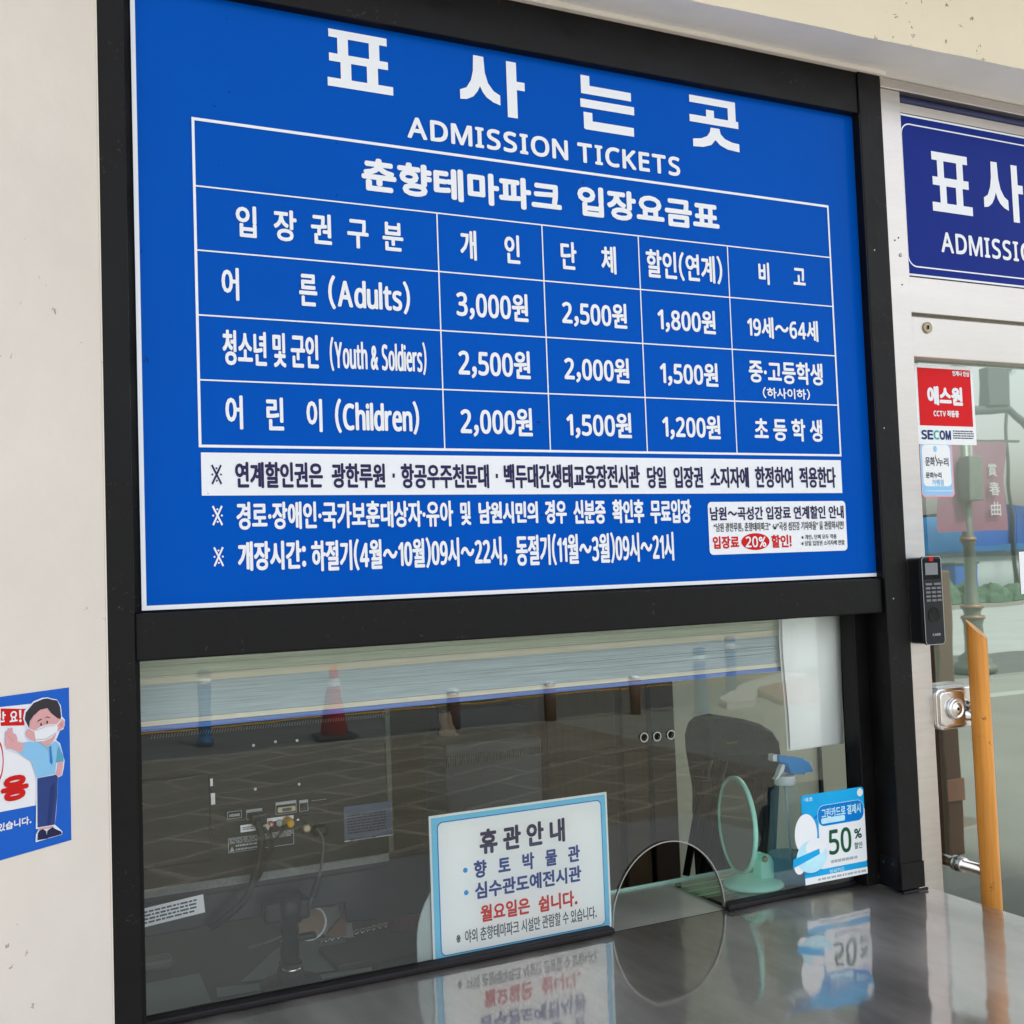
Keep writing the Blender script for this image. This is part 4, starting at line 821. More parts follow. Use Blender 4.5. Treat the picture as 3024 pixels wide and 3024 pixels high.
for q, m in (((0.1445, 1.0927), 'red_plastic'), ((0.1590, 1.0928), 'ink_pale')):
    j_ = MB().lathe([(.0055, 0), (.0055, .006), (.0030, .006)], (q[0], TY, q[1]), 18, 'y').build('av_jack', m, tv)
    MB().lathe([(.0024, 0), (.0024, .001)], (q[0], TY - .0062, q[1]), 12, 'y').build('jack_core', 'steel_dull', j_)
u, v = 0.1726, 1.0935; MB().lathe([(.0085, 0), (.0085, .010), (.0070, .024), (.004, .028)], (u, TY, v), 20, 'y').build('yellow_plug', 'yellow_plastic', tv)
u, v = 0.1333, 1.0916; MB().lathe([(.0075, 0), (.0075, .010), (.006, .020)], (u, TY, v), 20, 'y').build('white_plug', 'cream_plastic', tv)
u, v = 0.1214, 1.1070; box('hdmi_plug', u - .012, u + .012, TY - .028, TY, v - .009, v + .009, 'cable_black', tv, .003)
u, v = 0.2045, 1.0782; MB().lathe([(.0082, 0), (.0082, .005), (.0065, .011), (.004, .011)], (u, TY, v), 6, 'y').build('antenna_socket', 'tan_metal', tv)
u, v = 0.2264, 1.0753; box('power_plug', u - .010, u + .010, TY - .02, TY, v - .010, v + .006, 'cable_black', tv, .003)
scribble((0.1987, 1.0663, 0.2133, 1.0667), 1, FT, .0009, 'ink_pale', tv, 8); scribble((0.2228, 1.0783, 0.2325, 1.0802), 1, FT, .0009, 'ink_pale', tv, 9); scribble((0.2154, 1.1216, 0.2415, 1.1227), 1, FT, .0009, 'ink_pale', tv, 2)
rc = (0.0742, 1.0543, 0.1836, 1.0779); bars('warning_frame', outline(*rc, .0008), FT, .0008, 'ink_pale', tv); scribble((rc[0] + .002, rc[1] + .014, rc[2] - .002, rc[3] - .001), 5, FT, .0009, 'ink_pale', tv, 12)
scribble((rc[0] + .012, rc[1] + .001, rc[0] + .055, rc[1] + .013), 2, FT, .0009, 'ink_pale', tv, 13)
flat('warning_triangle', [[(rc[0] + .002, rc[1] + .002), (rc[0] + .010, rc[1] + .002), (rc[0] + .006, rc[1] + .010)]], FT, .0010, 'ink_pale', tv)
rc = (0.2717, 1.0467, 0.3584, 1.1048); lb = bars('rating_label', [rc], FT, .0006, 'label_slate', tv); scribble((rc[0] + .006, rc[1] + .010, rc[2] - .01, rc[3] - .014), 7, FT, .0008, 'tv_plastic', lb, 6)
x0, z1 = 0.2707, 1.0608; zq = (0.2728, 1.0456)[1]
bars('barcode_label', [(rc[0], zq, rc[2] + .0015, rc[1])], FT, .0007, 'paper_white', tv)
rnd = random.Random(3); L = []; u = rc[0] + .008
while u < rc[0] + .055: wq = rnd.choice((.0005, .0009, .0014)); L.append((u, zq + .004, u + wq, rc[1] - .005)); u += wq + rnd.choice((.0006, .0011))
bars('barcode', L, FT, .0009, 'ink_black', tv)
rc = (0.0923, 1.0876, 0.1204, 1.0993); fl = Frame((0, TY - .012, 0), (1, 0, 0), (0, 0, 1)); bars('cable_tag', [rc], fl, .0006, 'paper_white', tv); scribble((rc[0] + .003, rc[1] + .003, rc[2] - .003, rc[3] - .003), 2, fl, .0009, 'ink_black', tv, 14)
for rc in ((0.0451, 1.1683, 0.0493, 1.1806), (0.0457, 1.1385, 0.0523, 1.1568)): bars('side_tag', [rc], front(TY - .0125), .0006, 'paper_white', tv)
for q in ((0.1208, 1.1529), (0.1950, 1.1525), (0.1196, 1.2254), (0.1934, 1.2263), (0.1565, 1.2279)): MB().lathe([(.0024, 0), (.0024, .001)], (q[0], TY - .0002, q[1]), 10, 'y').build('screw', 'steel_dull', tv)
# mount column and foot
u, v = 0.1652, 0.9814; ub, vb = 0.1664, 0.8624
MB().lathe([(.0155, 0), (.0155, (v - vb) * .62), (.0205, (v - vb) * .625), (.0205, v - vb)], (u, .212, vb), 28).build('stand_column', 'tv_bezel', tv)
MB().lathe([(.0155, 0), (.0155, .006)], (u - .001, .2000, vb - .002), 20).build('stand_ring', 'chrome', tv)
MB().lathe([(.052, 0), (.050, .004), (.024, .010), (.020, .030), (.019, .035)], (u, .212, .8352), 32).build('stand_foot', 'tv_dark', tv)
box('stand_bracket', u - .042, u + .035, .20, .235, .937, .972, 'tv_dark', tv, .008)
box('stand_hook', u - .02, u + .045, .204, .222, .902, .912, 'tv_dark', tv, .004)
def smooth(pts, n=6):
    P = [Vector(p) for p in pts]; Q = []
    for i in range(len(P) - 1):
        a, b_, c, d = P[max(i - 1, 0)], P[i], P[i + 1], P[min(i + 2, len(P) - 1)]
        for k in range(n): t = k / n; Q.append(.5 * ((2 * b_) + (-a + c) * t + (2 * a - 5 * b_ + 4 * c - d) * t * t + (-a + 3 * b_ - 3 * c + d) * t ** 3))
    return Q + [P[-1]]
def cable(pts, ys, r, m, nm='cable'): return MB().tube(smooth([(p[0], y, p[1]) for p, y in zip(pts, ys)]), r, 8).build(nm, m, tv)
cable([(0.1158, 1.1080), (0.1215, 1.0831), (0.1188, 1.0551), (0.1093, 1.0198), (0.0927, 0.9830), (0.0584, 0.9551), (0.0414, 0.9414)], [.212, .208, .207, .208, .21, .22, .23], .0062, 'cable_black')
cable([(0.1275, 1.0937), (0.1381, 1.0780), (0.1407, 1.0663), (0.1314, 1.0420), (0.1134, 1.0107), (0.0868, 0.9727)], [.215, .212, .21, .21, .21, .22], .0026, 'cable_black')
cable([(0.1650, 1.0940), (0.1515, 1.0801), (0.1395, 1.0674), (0.1305, 1.0545), (0.1152, 1.0172), (0.0973, 0.9807)], [.21, .208, .206, .206, .21, .22], .0026, 'cable_black')
cable([(0.1383, 1.0956), (0.1399, 1.0768), (0.1383, 1.0599), (0.1266, 1.0359), (0.1101, 1.0072)], [.224, .216, .212, .214, .22], .0020, 'cable_black')
cable([(0.2180, 1.0798), (0.2256, 1.0614), (0.2211, 1.0273), (0.2143, 0.9995), (0.2014, 0.9670), (0.1828, 0.9357), (0.1589, 0.9199), (0.1268, 0.9057), (0.1037, 0.8958)], [.22, .21, .205, .205, .205, .205, .205, .22, .24], .0022, 'cable_grey')
cable([(0.2147, 1.0027), (0.2104, 0.9890), (0.2040, 0.9728)], [.203, .203, .203], .0065, 'cable_black', 'cable_filter')
stk = bars('asset_label', [(-.005, -.0165, .105, .0125)], Frame(((-0.0656, 0.9798)[0] - .01, .2150, (-0.0656, 0.9798)[1] + .000), (math.cos(.085), 0, math.sin(.085)), (-math.sin(.085), 0, math.cos(.085))), .0004, 'paper_white', tv)
fa = Frame(((-0.0656, 0.9798)[0] - .01, .2150, (-0.0656, 0.9798)[1]), (math.cos(.085), 0, math.sin(.085)), (-math.sin(.085), 0, math.cos(.085)))
scribble((.0, -.013, .094, .009), 4, fa, .0008, 'ink_grey', stk, 21)

# ------------------------------------------------------------------ second display (grille back) and the things on the desk
PY = .46; FPp = front(PY)
m2 = thing('desk_monitor', 'grey box monitor back with a row of vent slots right of the television', 'monitor', (.62, PY, .835))
bx = [(0.5521, 1.1580), (0.7704, 1.1519), (0.7662, 1.0243), (0.5479, 1.0205)]
MB().prism([(bx[0][0], .90), (bx[2][0], .90), (bx[1][0], bx[1][1]), (bx[0][0], bx[0][1] )], PY, PY + .12).build('monitor_back', 'printer_grey', m2, .008, 3)
g0 = [(0.5534, 1.1339), (0.7695, 1.1310), (0.7689, 1.1167), (0.5525, 1.1101)]
for k in range(44):
    t = k / 43; x = g0[0][0] + (g0[1][0] - g0[0][0]) * t; z1_ = g0[0][1] + (g0[1][1] - g0[0][1]) * t; z0_ = g0[3][1] + (g0[2][1] - g0[3][1]) * t
    box('vent_slot', x - .0011, x + .0011, PY - .0006, PY + .001, z0_, z1_, 'black_gloss', m2)
text('SAMSUNG', (0.5564, 1.0670, 0.6189, 1.0686), FPp, .0008, 'tv_dark', m2, .0008)
box('monitor_foot', .55, .72, PY + .02, PY + .12, .835, .905, 'tv_dark', m2, .004)
s3 = thing('screen_lid', 'dark angled screen back rising behind the vented monitor', 'screen', (.62, .60, .95))
MB().prism([(0.5960, 1.2114), (0.7700, 1.2089), (0.8203, 1.1935), (0.8165, 1.1255), (0.5927, 1.1206)], .60, .66).build('screen_back', 'printer_dark', s3, .006)
MB().prism([(0.6052, 1.2506), (0.7689, 1.2377), (0.7663, 1.2129), (0.7535, 1.2024), (0.6039, 1.2130)], .661, .70).build('screen_top', 'printer_dark', s3, .004)
ks = thing('desk_clip', 'tan moulded figure shaped holder standing behind the vented monitor', 'holder', (.56, .50, 1.0))
MB().tube([(x, .575, z) for x, z in ((0.5987, 1.2056), (0.6011, 1.1921), (0.6035, 1.1786), (0.6050, 1.1651), (0.6038, 1.1479))], [.012, .014, .013, .019, .016], 14).build('holder_body', 'tan', ks)
MB().tube([(x, .57, z) for x, z in ((0.6132, 1.1436), (0.6207, 1.1509), (0.6278, 1.1462))], [.009, .012, .009], 12).build('holder_tip', 'skin_shade', ks)
# desk things
u, v = 0.2321, 0.8943
rl = thing('paper_roll', 'pale rimmed roll with tan core lying on the desk behind the clear stand', 'roll', (u, .33, .835))
MB().lathe([(.030, 0), (.030, -.05)], (u, .33, v - .004), 36, 'y', cap=False).build('roll_rim', 'paper_white', rl)
ring('rim_face', ell(u, v - .004, .030, .030, 36), ell(u, v - .004, .0262, .0262, 36), front(.33), .0005, 'paper_white', rl)
MB().lathe([(.0255, 0), (.0255, -.045)], (u, .3305, v - .004), 36, 'y').build('roll_core', 'tan', rl)
V = []; F_ = []; c0 = [(0.2463, 0.9053), (0.3069, 0.9052)]
for r_ in range(9):
    for c_ in range(13):
        s_, t_ = c_ / 12, r_ / 8; x = c0[0][0] + (c0[1][0] - c0[0][0]) * s_ + .01 * t_; z = c0[0][1] + (c0[1][1] - c0[0][1]) * s_ - t_ * (.04 + .018 * s_)
        V.append((x, .36 + .006 * math.sin(9 * s_ + 5 * t_) + .02 * t_ * -1, z))
for r_ in range(8):
    for c_ in range(12): k = r_ * 13 + c_; F_.append((k, k + 1, k + 14, k + 13))
tag(MB().add(V, F_, True).build('grey_cloth', 'cloth_grey', None), 'crumpled pale grey cloth beside the roll on the desk', 'cloth')
b = MB().prism([(0.2583, 0.8628), (0.2698, 0.8716), (0.2978, 0.8951), (0.2989, 0.8558), (0.2829, 0.8564)], .335, .345); tag(b.build('card_flap', 'brown_card', None, .001), 'brown cardboard flap leaning on the grey cloth', 'cardboard')
def onz(*q): return [(x, y) for x, y in q]
b = MB().add([(x, y, .8372) for x, y in ((0.0935, 0.2585), (0.2647, 0.2230), (0.3119, 0.3866), (0.2140, 0.4159), (0.1756, 0.3782))], [(0, 1, 2, 3, 4)])
tag(b.build('paper_sheet', 'sheet_teal', None, fix=False), 'pale green sheet lying on the desk under the clear stand', 'paper')
b = MB().add([(x, y, .8368) for x, y in ((-0.0492, 0.3380), (0.0410, 0.3393), (0.0333, 0.1959), (-0.0682, 0.1922))], [(0, 1, 2, 3)])
tag(b.build('paper_sheet', 'sheet_teal', None, fix=False), 'pale sheet on the desk in the lower left window corner', 'paper')
b = MB().add([(x, y, .8376) for x, y in ((0.0520, 0.2511), (0.1464, 0.2298), (0.3035, 0.2094), (0.2981, 0.1933), (0.0451, 0.2073))], [(0, 1, 2, 3, 4)])
tag(b.build('paper_sheet', 'sheet_teal', None, fix=False), 'thin pale strip of paper along the window sill on the desk', 'paper')
u, v = -0.0233, 0.4126; b = MB().box(u - .03, u + .03, v - .02, v + .02, .8355, .853); tag(b.build('card_terminal', 'mouse_grey', None, .006), 'small grey device on the desk at the left end of the window', 'device')
u, v = 0.3369, 0.3688; b = MB()
for k in range(16):
    a = k * .012; b.tube([(u - .075 + a + .006 * math.cos(t_), v + .004 * t_ - .01 + .002 * k, .8425 + .006 * math.sin(t_)) for t_ in [x_ * .5 for x_ in range(13)]], .0016, 6)
tag(b.build('coil_chain', 'chrome', None), 'silver coiled chain lying on the desk left of the closure notice', 'chain')
u, v = 0.3304, 0.2792; b = MB().box(u - .085, u + .10, v - .06, v + .05, .8358, .848); tag(b.build('document_tray', 'desk', None, .003), 'flat dark tray on the desk left of the closure notice', 'tray')
u, v = 0.4251, 0.3544; b = MB().box(u - .03, u + .04, v - .03, v + .04, .8356, .872); tag(b.build('red_box', 'maroon', None, .003), 'dark red box on the desk behind the closure notice', 'box')

# ------------------------------------------------------------------ mirror, spray bottle
mx_, my_ = 1.0709, 0.1592
mi = thing('table_mirror', 'mint green round table mirror turned edge-on right of the opening', 'mirror', (mx_, my_, .869))
MB().lathe([(.058, 0), (.059, .004), (.052, .010), (.030, .0135), (.0, .014)], (mx_, my_, .8690), 48).build('mirror_base', 'mint', mi, .0)
sxp = [(1.0805, 0.9248), (1.0950, 0.9293), (1.1068, 0.9211), (1.1157, 0.8970), (1.1333, 0.8667), (1.0778, 0.8793)]
MB().prism([(x, max(z, .879)) for x, z in sxp], my_ - .016, my_ + .012).build('mirror_stand', 'mint', mi, .003)
u, v = 1.0868, 0.9207; MB().lathe([(.006, 0), (.006, .004), (.003, .006)], (u, my_ - .0162, v), 16, 'y').build('hinge_screw', 'tan_metal', mi)
mcx, mcz = 1.0506, 0.9871
rr = .0925; yaw = math.radians(25.7 + 3 + 70)      # disc normal is turned well away from the viewer
nrm = Vector((math.sin(math.radians(-38)), -math.cos(math.radians(-38)), 0)); nrm = Vector((-.967, .255, .03)).normalized()
ud = Vector((0, 0, 1)).cross(nrm).normalized(); vd = nrm.cross(ud)
def disc(r0, r1, d0, d1, nm, m, par, n=64):
    c = Vector((mcx, .17, mcz)); V = []
    for r, d in ((r0, d0), (r1, d0), (r1, d1), (r0, d1)): V += [c + ud * (r * math.cos(2 * math.pi * k / n)) + vd * (r * math.sin(2 * math.pi * k / n)) + nrm * d for k in range(n)]
    return MB().add(V, [(a * n + k, a * n + (k + 1) % n, ((a + 1) % 4) * n + (k + 1) % n, ((a + 1) % 4) * n + k) for a in range(4) for k in range(n)], True).build(nm, m, par)
disc(.0870, rr, .0, .009, 'mirror_rim', 'mint', mi)
c = Vector((mcx, .17, mcz)); MB().add([c + ud * (.0872 * math.cos(2 * math.pi * k / 64)) + vd * (.0872 * math.sin(2 * math.pi * k / 64)) + nrm * .007 for k in range(64)], [tuple(range(64))]).build('mirror_glass', 'mirror_silver', mi, fix=False)
MB().add([c + ud * (.0872 * math.cos(2 * math.pi * k / 64)) + vd * (.0872 * math.sin(2 * math.pi * k / 64)) + nrm * .002 for k in range(64)], [tuple(reversed(range(64)))]).build('mirror_back', 'mint', mi, fix=False)
MB().tube([(mcx + .012, .172, mcz - .058), (mcx + .040, my_, mcz - .066)], .008, 10).build('mirror_arm', 'mint', mi)
bxp, byp = 1.1497, 0.1493; byp -= .002
sp = thing('spray_bottle', 'clear spray bottle with blue trigger head and blue liquid behind the discount card', 'spray bottle', (bxp, byp, .869))
zz = lambda q: q
z_sh = (1.1776, 1.0542)[1]; z_lq = (1.1609, 0.9211)[1]; z_c0 = (1.1756, 1.0568)[1]; z_c1 = (1.1768, 1.0749)[1]
MB().lathe([(.043, 0), (.0435, .01), (.041, .06), (.034, .11), (.0285, z_sh - .869 - .012), (.018, z_sh - .869)], (bxp, byp, .8692), 32).build('bottle', 'clear_plastic', sp)
MB().lathe([(.0415, .002), (.042, .01), (.0405, z_lq - .869)], (bxp, byp, .8692), 32).build('liquid', 'blue_liquid', sp)
MB().lathe([(.0205, 0), (.0205, z_c1 - z_c0)], (bxp, byp, z_c0), 28).build('collar', 'white_plastic', sp, .001)
hp = [(1.1267, 1.1178), (1.1877, 1.1065), (1.2040, 1.0965), (1.2140, 1.0787), (1.2104, 1.0758), (1.1917, 1.0768), (1.1907, 1.0736), (1.1572, 1.0773), (1.1558, 1.0818), (1.1452, 1.0994), (1.1268, 1.1047)]
MB().prism(hp, byp - .014, byp + .014).build('spray_head', 'spray_blue', sp, .004, 3)
MB().prism([(1.1174, 1.1198), (1.1276, 1.1187), (1.1268, 1.1053), (1.1166, 1.1064)], byp - .008, byp + .008).build('nozzle', 'white_plastic', sp, .001)
MB().prism([(1.1418, 1.0988), (1.1483, 1.0958), (1.1443, 1.0847), (1.1346, 1.0759), (1.1250, 1.0691), (1.1218, 1.0701), (1.1297, 1.0781), (1.1354, 1.0889)], byp - .006, byp + .006).build('trigger', 'white_plastic', sp, .001)
MB().tube([(bxp, byp, z_c0), (bxp + .006, byp, .93), (bxp + .012, byp, .875)], .0022, 8).build('dip_tube', 'white_plastic', sp)

# ------------------------------------------------------------------ room: cabinet, folded pushchair
cb = thing('wood_cabinet', 'tall dark wooden cabinet at the back of the booth', 'cabinet', (1.4, 1.6, .04))
cxa = (1.3144, 1.0021)[0]; cxb = (1.7491, 1.0170)[0]; cxc = (1.8454, 1.0087)[0]
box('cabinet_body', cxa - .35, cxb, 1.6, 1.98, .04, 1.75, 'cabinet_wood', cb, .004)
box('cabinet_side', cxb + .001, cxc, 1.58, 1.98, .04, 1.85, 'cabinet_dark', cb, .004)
for a, c_ in ((1.3484, 1.0011)[0] + .01, (1.6238, 0.9881)[0] - .01), ((1.6311, 0.9874)[0] + .01, cxb - .015), (cxa - .34, (1.3416, 1.0017)[0] - .01):
    for z0_, z1_ in ((.08, .88), (.90, 1.70)): box('cabinet_door', a, c_, 1.585, 1.599, z0_, z1_, 'cabinet_wood', cb, .004)
wp_ = box('door_trim', (2.8134, 0.6469)[0], (2.8134, 0.6469)[0] + .012, 1.985, 1.999, .04, 2.0, 'cabinet_dark', booth)
pc = thing('folded_pushchair', 'folded dark fabric pushchair standing behind the round mirror', 'pushchair', (1.62, .95, .04))
ol = [(1.5247, 0.9695), (1.5244, 1.0150), (1.5348, 1.0505), (1.5608, 1.0642), (1.6063, 1.0670), (1.6574, 1.0568), (1.7146, 1.0385), (1.7545, 1.0136), (1.7763, 0.9809), (1.7793, 0.9335), (1.7676, 0.8408), (1.7503, 0.7029), (1.7330, 0.5662), (1.5401, 0.5963), (1.5365, 0.7322), (1.5413, 0.8676)]
MB().prism(ol, .93, 1.06).build('seat_fabric', 'fabric_dark', pc, .02, 3)
MB().prism([(1.5448, 0.9096), (1.5907, 0.9250), (1.7206, 0.8805), (1.7146, 0.6360), (1.5410, 0.6435)], .912, .935).build('seat_pocket', 'fabric_dark', pc, .010, 2)
MB().tube([(x, .91, z) for x, z in ((1.5218, 0.9769), (1.5855, 0.9658), (1.6540, 0.9669), (1.7170, 0.9521), (1.7543, 0.9365))], .006, 8).build('canopy_seam', 'fabric_dark', pc)
for L_ in (((1.5654, 0.9088), (1.5676, 0.7997), (1.5680, 0.6597)), ((1.6046, 0.9044), (1.6051, 0.7950), (1.6043, 0.6544)), ((1.6529, 0.8989), (1.6504, 0.7892), (1.6466, 0.6482)), ((1.6902, 0.8947), (1.6859, 0.7846), (1.6797, 0.6433)), ((1.7220, 0.8912), (1.7182, 0.7805), (1.7125, 0.6385))):
    MB().tube([(x, .908, z) for x, z in L_], .0045, 8).build('fabric_fold', 'fabric_dark', pc)
for P in ([(1.5030, 0.9667), (1.4859, 0.9058), (1.4538, 0.8161), (1.4134, 0.6671)], [(1.5520, 0.9575), (1.5312, 0.8869), (1.4950, 0.7829), (1.4600, 0.6444)]): MB().tube([(x, .90 if i_ == 0 else .905, z) for i_, (x, z) in enumerate(P)], .010, 10).build('frame_tube', 'tube_dark', pc)
u, v = 1.4730, 0.8999; box('frame_joint', u - .018, u + .018, .875, .915, v - .02, v + .02, 'tube_dark', pc, .006)
for x in (1.50, 1.74): MB().lathe([(.07, -.015), (.075, 0), (.07, .015)], (x, .95, .115), 24, 'y').build('wheel', 'rubber', pc)
scribble((1.5828, 0.9934, 1.6221, 1.0047), 1, front(.929), .001, 'gold_print', pc, 17)

# ------------------------------------------------------------------ outdoors, seen in the reflections
def bollard(x, y, label):
    o = thing('bollard', label, 'bollard', (x, y, 0), 'blue bollards along the kerb')
    MB().lathe([(.085, 0), (.085, .03), (.066, .05), (.060, .10), (.060, .65), (.05, .67)], (x, y, 0), 20).build('bollard_tube', 'bollard_blue', o)
    for z in (.52,): MB().lathe([(.0615, 0), (.0615, .075)], (x, y, z), 20).build('reflective_band', 'bollard_band', o)
bollard(1.61, -8.86, 'blue bollard with white bands reflected at the left of the window')
bollard(6.19, -7.49, 'nearer blue bollard of the pair reflected at the right of the window')
bollard(7.28, -8.46, 'farther blue bollard of the pair reflected at the right of the window')
cn = thing('traffic_cone', 'red traffic cone with white collar reflected in the ticket window', 'traffic cone', (2.72, -8.46, 0))
MB().box(2.54, 2.90, -8.64, -8.28, 0, .03).build('cone_foot', 'rubber', cn, .01)
MB().lathe([(.135, .03), (.035, .62), (.02, .66)], (2.72, -8.46, 0), 28).build('cone_body', 'cone_red', cn)
MB().lathe([(.0635, .475), (.052, .545)], (2.72, -8.46, 0), 28, cap=False).build('cone_collar', 'bollard_band', cn)
for (x, y), lb in zip(((3.80, -8.144), (4.806, -8.069), (5.684, -7.909)), ('short brown kerb post nearest the cone in the reflection', 'middle one of three short brown kerb posts', 'short brown kerb post nearest the bollard pair')):
    o = thing('kerb_post', lb, 'post', (x, y, 0), 'short brown posts along the kerb'); MB().lathe([(.06, 0), (.06, .36)], (x, y, 0), 16).build('post_tube', 'post_brown', o); MB().lathe([(.061, 0), (.061, .03)], (x, y, .30), 16).build('post_band', 'road_yellow', o); MB().lathe([(.065, 0), (.06, .02), (.03, .035)], (x, y, .36), 16).build('post_cap', 'bollard_band', o)
LX, LY = 11.09, -8.58
lp = thing('street_lamp', 'ornate green and copper street lamp carrying two pink banners', 'street lamp', (LX, LY, 0))
MB().lathe([(.26, 0), (.26, .08), (.20, .12), (.20, .17), (.13, .24), (.11, .60), (.13, .66), (.13, .70), (.10, .74), (.12, .80), (.12, .84), (.085, .9), (.08, 1.6), (.10, 1.64), (.10, 1.7), (.075, 1.75), (.07, 4.2)], (LX, LY, 0), 24).build('lamp_post', 'lamp_metal', lp)
for z in (.14, .67, .81, 1.66): MB().lathe([(.14 if z < .9 else .105, 0), (.15 if z < .9 else .115, .02), (.14 if z < .9 else .105, .05)], (LX, LY, z), 24).build('copper_ring', 'lamp_copper', lp)
MB().lathe([(.05, 0), (.16, .08), (.18, .35), (.05, .5)], (LX, LY, 4.2), 16).build('lantern', 'bollard_band', lp)
box('control_box', LX - .16, LX + .08, LY + .05, LY + .22, 2.15, 2.72, 'lamp_metal', lp, .01)
box('banner_arm', 10.45, 12.1, LY - .02, LY + .02, 2.93, 2.96, 'signal_grey', lp)
FB = lambda y: Frame((0, y, 0), (-1, 0, 0), (0, 0, 1))
def banner(x0, x1, y, lb, txt):
    o = thing('banner', lb, 'banner', ((x0 + x1) / 2, y, 1.76)); V = []; F_ = []
    for r_ in range(11):
        for c_ in range(7): s_, t_ = c_ / 6, r_ / 10; V.append((x0 + (x1 - x0) * s_ + .10 * t_ * (-1 if x0 > LX else .3), y + .03 * math.sin(4 * t_ + 3 * s_), 2.93 - 1.15 * t_))
    for r_ in range(10):
        for c_ in range(6): k = r_ * 7 + c_; F_.append((k, k + 1, k + 8, k + 7))
    MB().add(V, F_, True).build('banner_cloth', 'banner_pink', o)
    if txt:
        xm = (x0 + x1) / 2
        for k, ch in enumerate(txt):
            u = -(xm + .01); text(ch, (u - .09, 2.47 - .25 * k, u + .09, 2.64 - .25 * k), FB(y + .035), .004, 'ink_pale', o, .001)
banner(11.20, 11.84, LY + .03, 'pink banner with white characters on the right of the street lamp', '賞春曲')
banner(10.52, 11.00, LY + .03, 'plain pink banner on the left of the street lamp', '')
ip = thing('guide_post', 'dark brown post with a red brown band standing before the glass door', 'post', (4.11, -2.5, 0))
box('post_shaft', 4.11 - .055, 4.11 + .055, -2.56, -2.45, 0, 1.42, 'post_brown', ip, .01); box('post_panel', 4.11 - .058, 4.11 + .058, -2.449, -2.44, .27, .38, 'brick_paving', ip, .003)
ub = thing('utility_box', 'dark blue roadside cabinet across the road left of the lamp', 'cabinet', (28.35, -24.5, 0))
box('cabinet_body', 28.35 - .55, 28.35 + .55, -24.9, -24.3, 0, 1.15, 'hoarding_blue', ub, .03); box('cabinet_cap', 28.35 - .6, 28.35 + .6, -24.95, -24.25, 1.15, 1.22, 'signal_grey', ub, .02)
# mast arm, far
ms = thing('signal_mast', 'grey traffic mast arm with control box and curved bracket beyond the road', 'traffic mast', (34, -25, 0))
MB().tube([(26, -25, 6.20), (30.2, -25, 6.30), (31.4, -25, 6.32), (32.2, -25, 5.9), (33.6, -25, 4.6), (34, -25, 3.2), (34, -25, 0)], .14, 10).build('mast_arm', 'signal_grey', ms)
box('mast_box', 30.3, 31.3, -25.2, -24.8, 6.4, 7.7, 'signal_grey', ms, .03)
MB().tube(smooth([(30.8, -25, 7.7), (30.8, -25, 8.4), (31.1, -25, 9.0), (31.9, -25, 9.5)]), .06, 8).build('mast_bracket', 'signal_grey', ms)
rs = thing('round_emblem', 'round pale emblem disc hung high beyond the traffic mast', 'emblem', (32.6, -26, 8.2))
MB().lathe([(.95, 0), (.95, .08)], (32.6, -26, 8.6), 32, 'y').build('emblem_disc', 'building_grey', rs)
for a in range(5): MB().lathe([(.20, 0), (.20, .06)], (32.6 + .52 * math.cos(a * 1.26), -25.9, 8.6 + .52 * math.sin(a * 1.26)), 12, 'y').build('emblem_spot', 'signal_grey', rs)
MB().tube([(32.6, -26.1, 0), (32.6, -26.1, 9.6)], .06, 8).build('emblem_pole', 'signal_grey', rs)
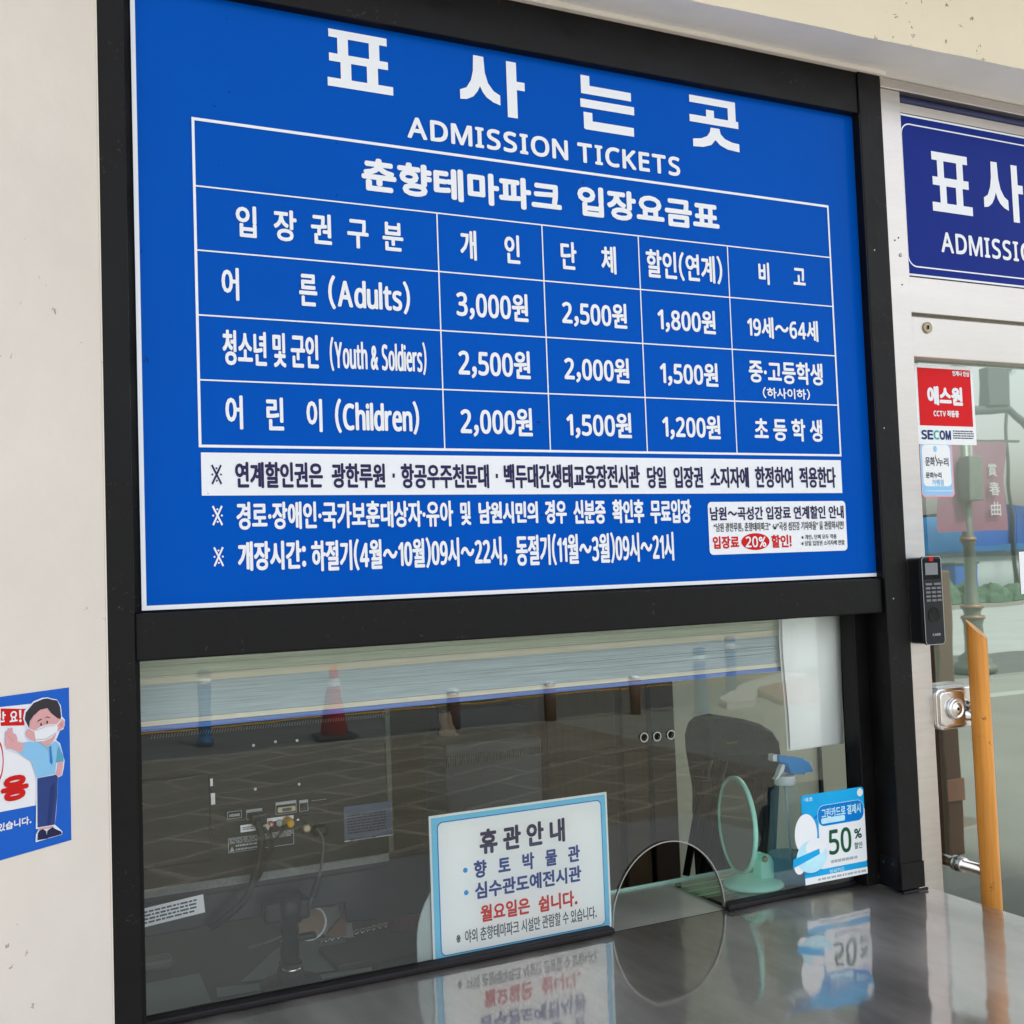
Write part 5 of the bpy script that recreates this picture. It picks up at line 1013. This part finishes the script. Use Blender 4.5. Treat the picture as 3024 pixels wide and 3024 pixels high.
# hoardings, walls, cars, buildings
ho = thing('site_hoarding', 'tall saturated blue construction hoarding across the road', 'hoarding', (45, -26, 0))
for k in range(12): box('hoarding_panel', 30.4 + k * 2.5, 32.87 + k * 2.5, -26.3, -26.2, 1.75, 3.15, 'hoarding_blue', ho)
for k in range(14): MB().tube([(30.6 + k * 2.2, -26.5, 3.0), (30.6 + k * 2.2, -26.5, 4.0 + .5 * ((k * 7) % 5) / 5)], .04, 6).build('rebar', 'signal_grey', ho)
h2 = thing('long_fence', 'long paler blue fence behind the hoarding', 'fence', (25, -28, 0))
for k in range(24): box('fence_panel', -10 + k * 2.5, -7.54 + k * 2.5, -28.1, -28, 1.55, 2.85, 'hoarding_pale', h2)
wl_ = box('boundary_wall', -12, 70, -28.6, -28.3, -.05, 1.55, 'wall_pale', None); tag(wl_, 'pale low boundary wall under the long blue fence', 'wall')
hg = thing('shrub_row', 'low dark green clipped shrubs across the road', 'hedge', (30, -24, 0)); rnd = random.Random(2)
for k in range(26):
    x = 22 + k * 1.1; b = MB(); V = []; 
    for i_ in range(5):
        for j_ in range(8): th, ph = math.pi / 2 * i_ / 4, 2 * math.pi * j_ / 8; r = 1 + rnd.uniform(-.12, .12); V.append((x + .7 * r * math.cos(th) * math.cos(ph), -23.6 + .5 * r * math.cos(th) * math.sin(ph), (.75 + .25 * math.sin(k * .7)) * r * math.sin(th)))
    b.add(V, [(a * 8 + c_, a * 8 + (c_ + 1) % 8, (a + 1) * 8 + (c_ + 1) % 8, (a + 1) * 8 + c_) for a in range(4) for c_ in range(8)], False); b.build('shrub', 'hedge', hg)
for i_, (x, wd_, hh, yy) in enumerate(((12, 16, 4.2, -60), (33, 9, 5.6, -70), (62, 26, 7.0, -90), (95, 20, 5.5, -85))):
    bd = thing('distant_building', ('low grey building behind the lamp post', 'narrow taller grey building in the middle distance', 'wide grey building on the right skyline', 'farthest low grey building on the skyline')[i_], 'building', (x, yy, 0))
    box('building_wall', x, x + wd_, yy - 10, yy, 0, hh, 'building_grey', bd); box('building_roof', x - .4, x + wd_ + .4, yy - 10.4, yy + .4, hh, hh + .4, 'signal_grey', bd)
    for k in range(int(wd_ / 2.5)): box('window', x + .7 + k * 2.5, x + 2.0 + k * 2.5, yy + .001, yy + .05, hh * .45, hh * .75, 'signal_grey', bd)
    MB
hills = MB(); hv = []; n = 60
for k in range(n + 1):
    x = -150 + 700 * k / n; hh = 9 + 4 * math.sin(k * .35) + 2.5 * math.sin(k * 1.1); hv += [(x, -240, -1), (x, -255, hh * .7), (x, -285, hh), (x, -330, -1)]
structure(hills.add(hv, [(k * 4 + a, k * 4 + a + 1, (k + 1) * 4 + a + 1, (k + 1) * 4 + a) for k in range(n) for a in range(3)], True).build('hills', 'hedge'))
print('objects', len(bpy.data.objects))
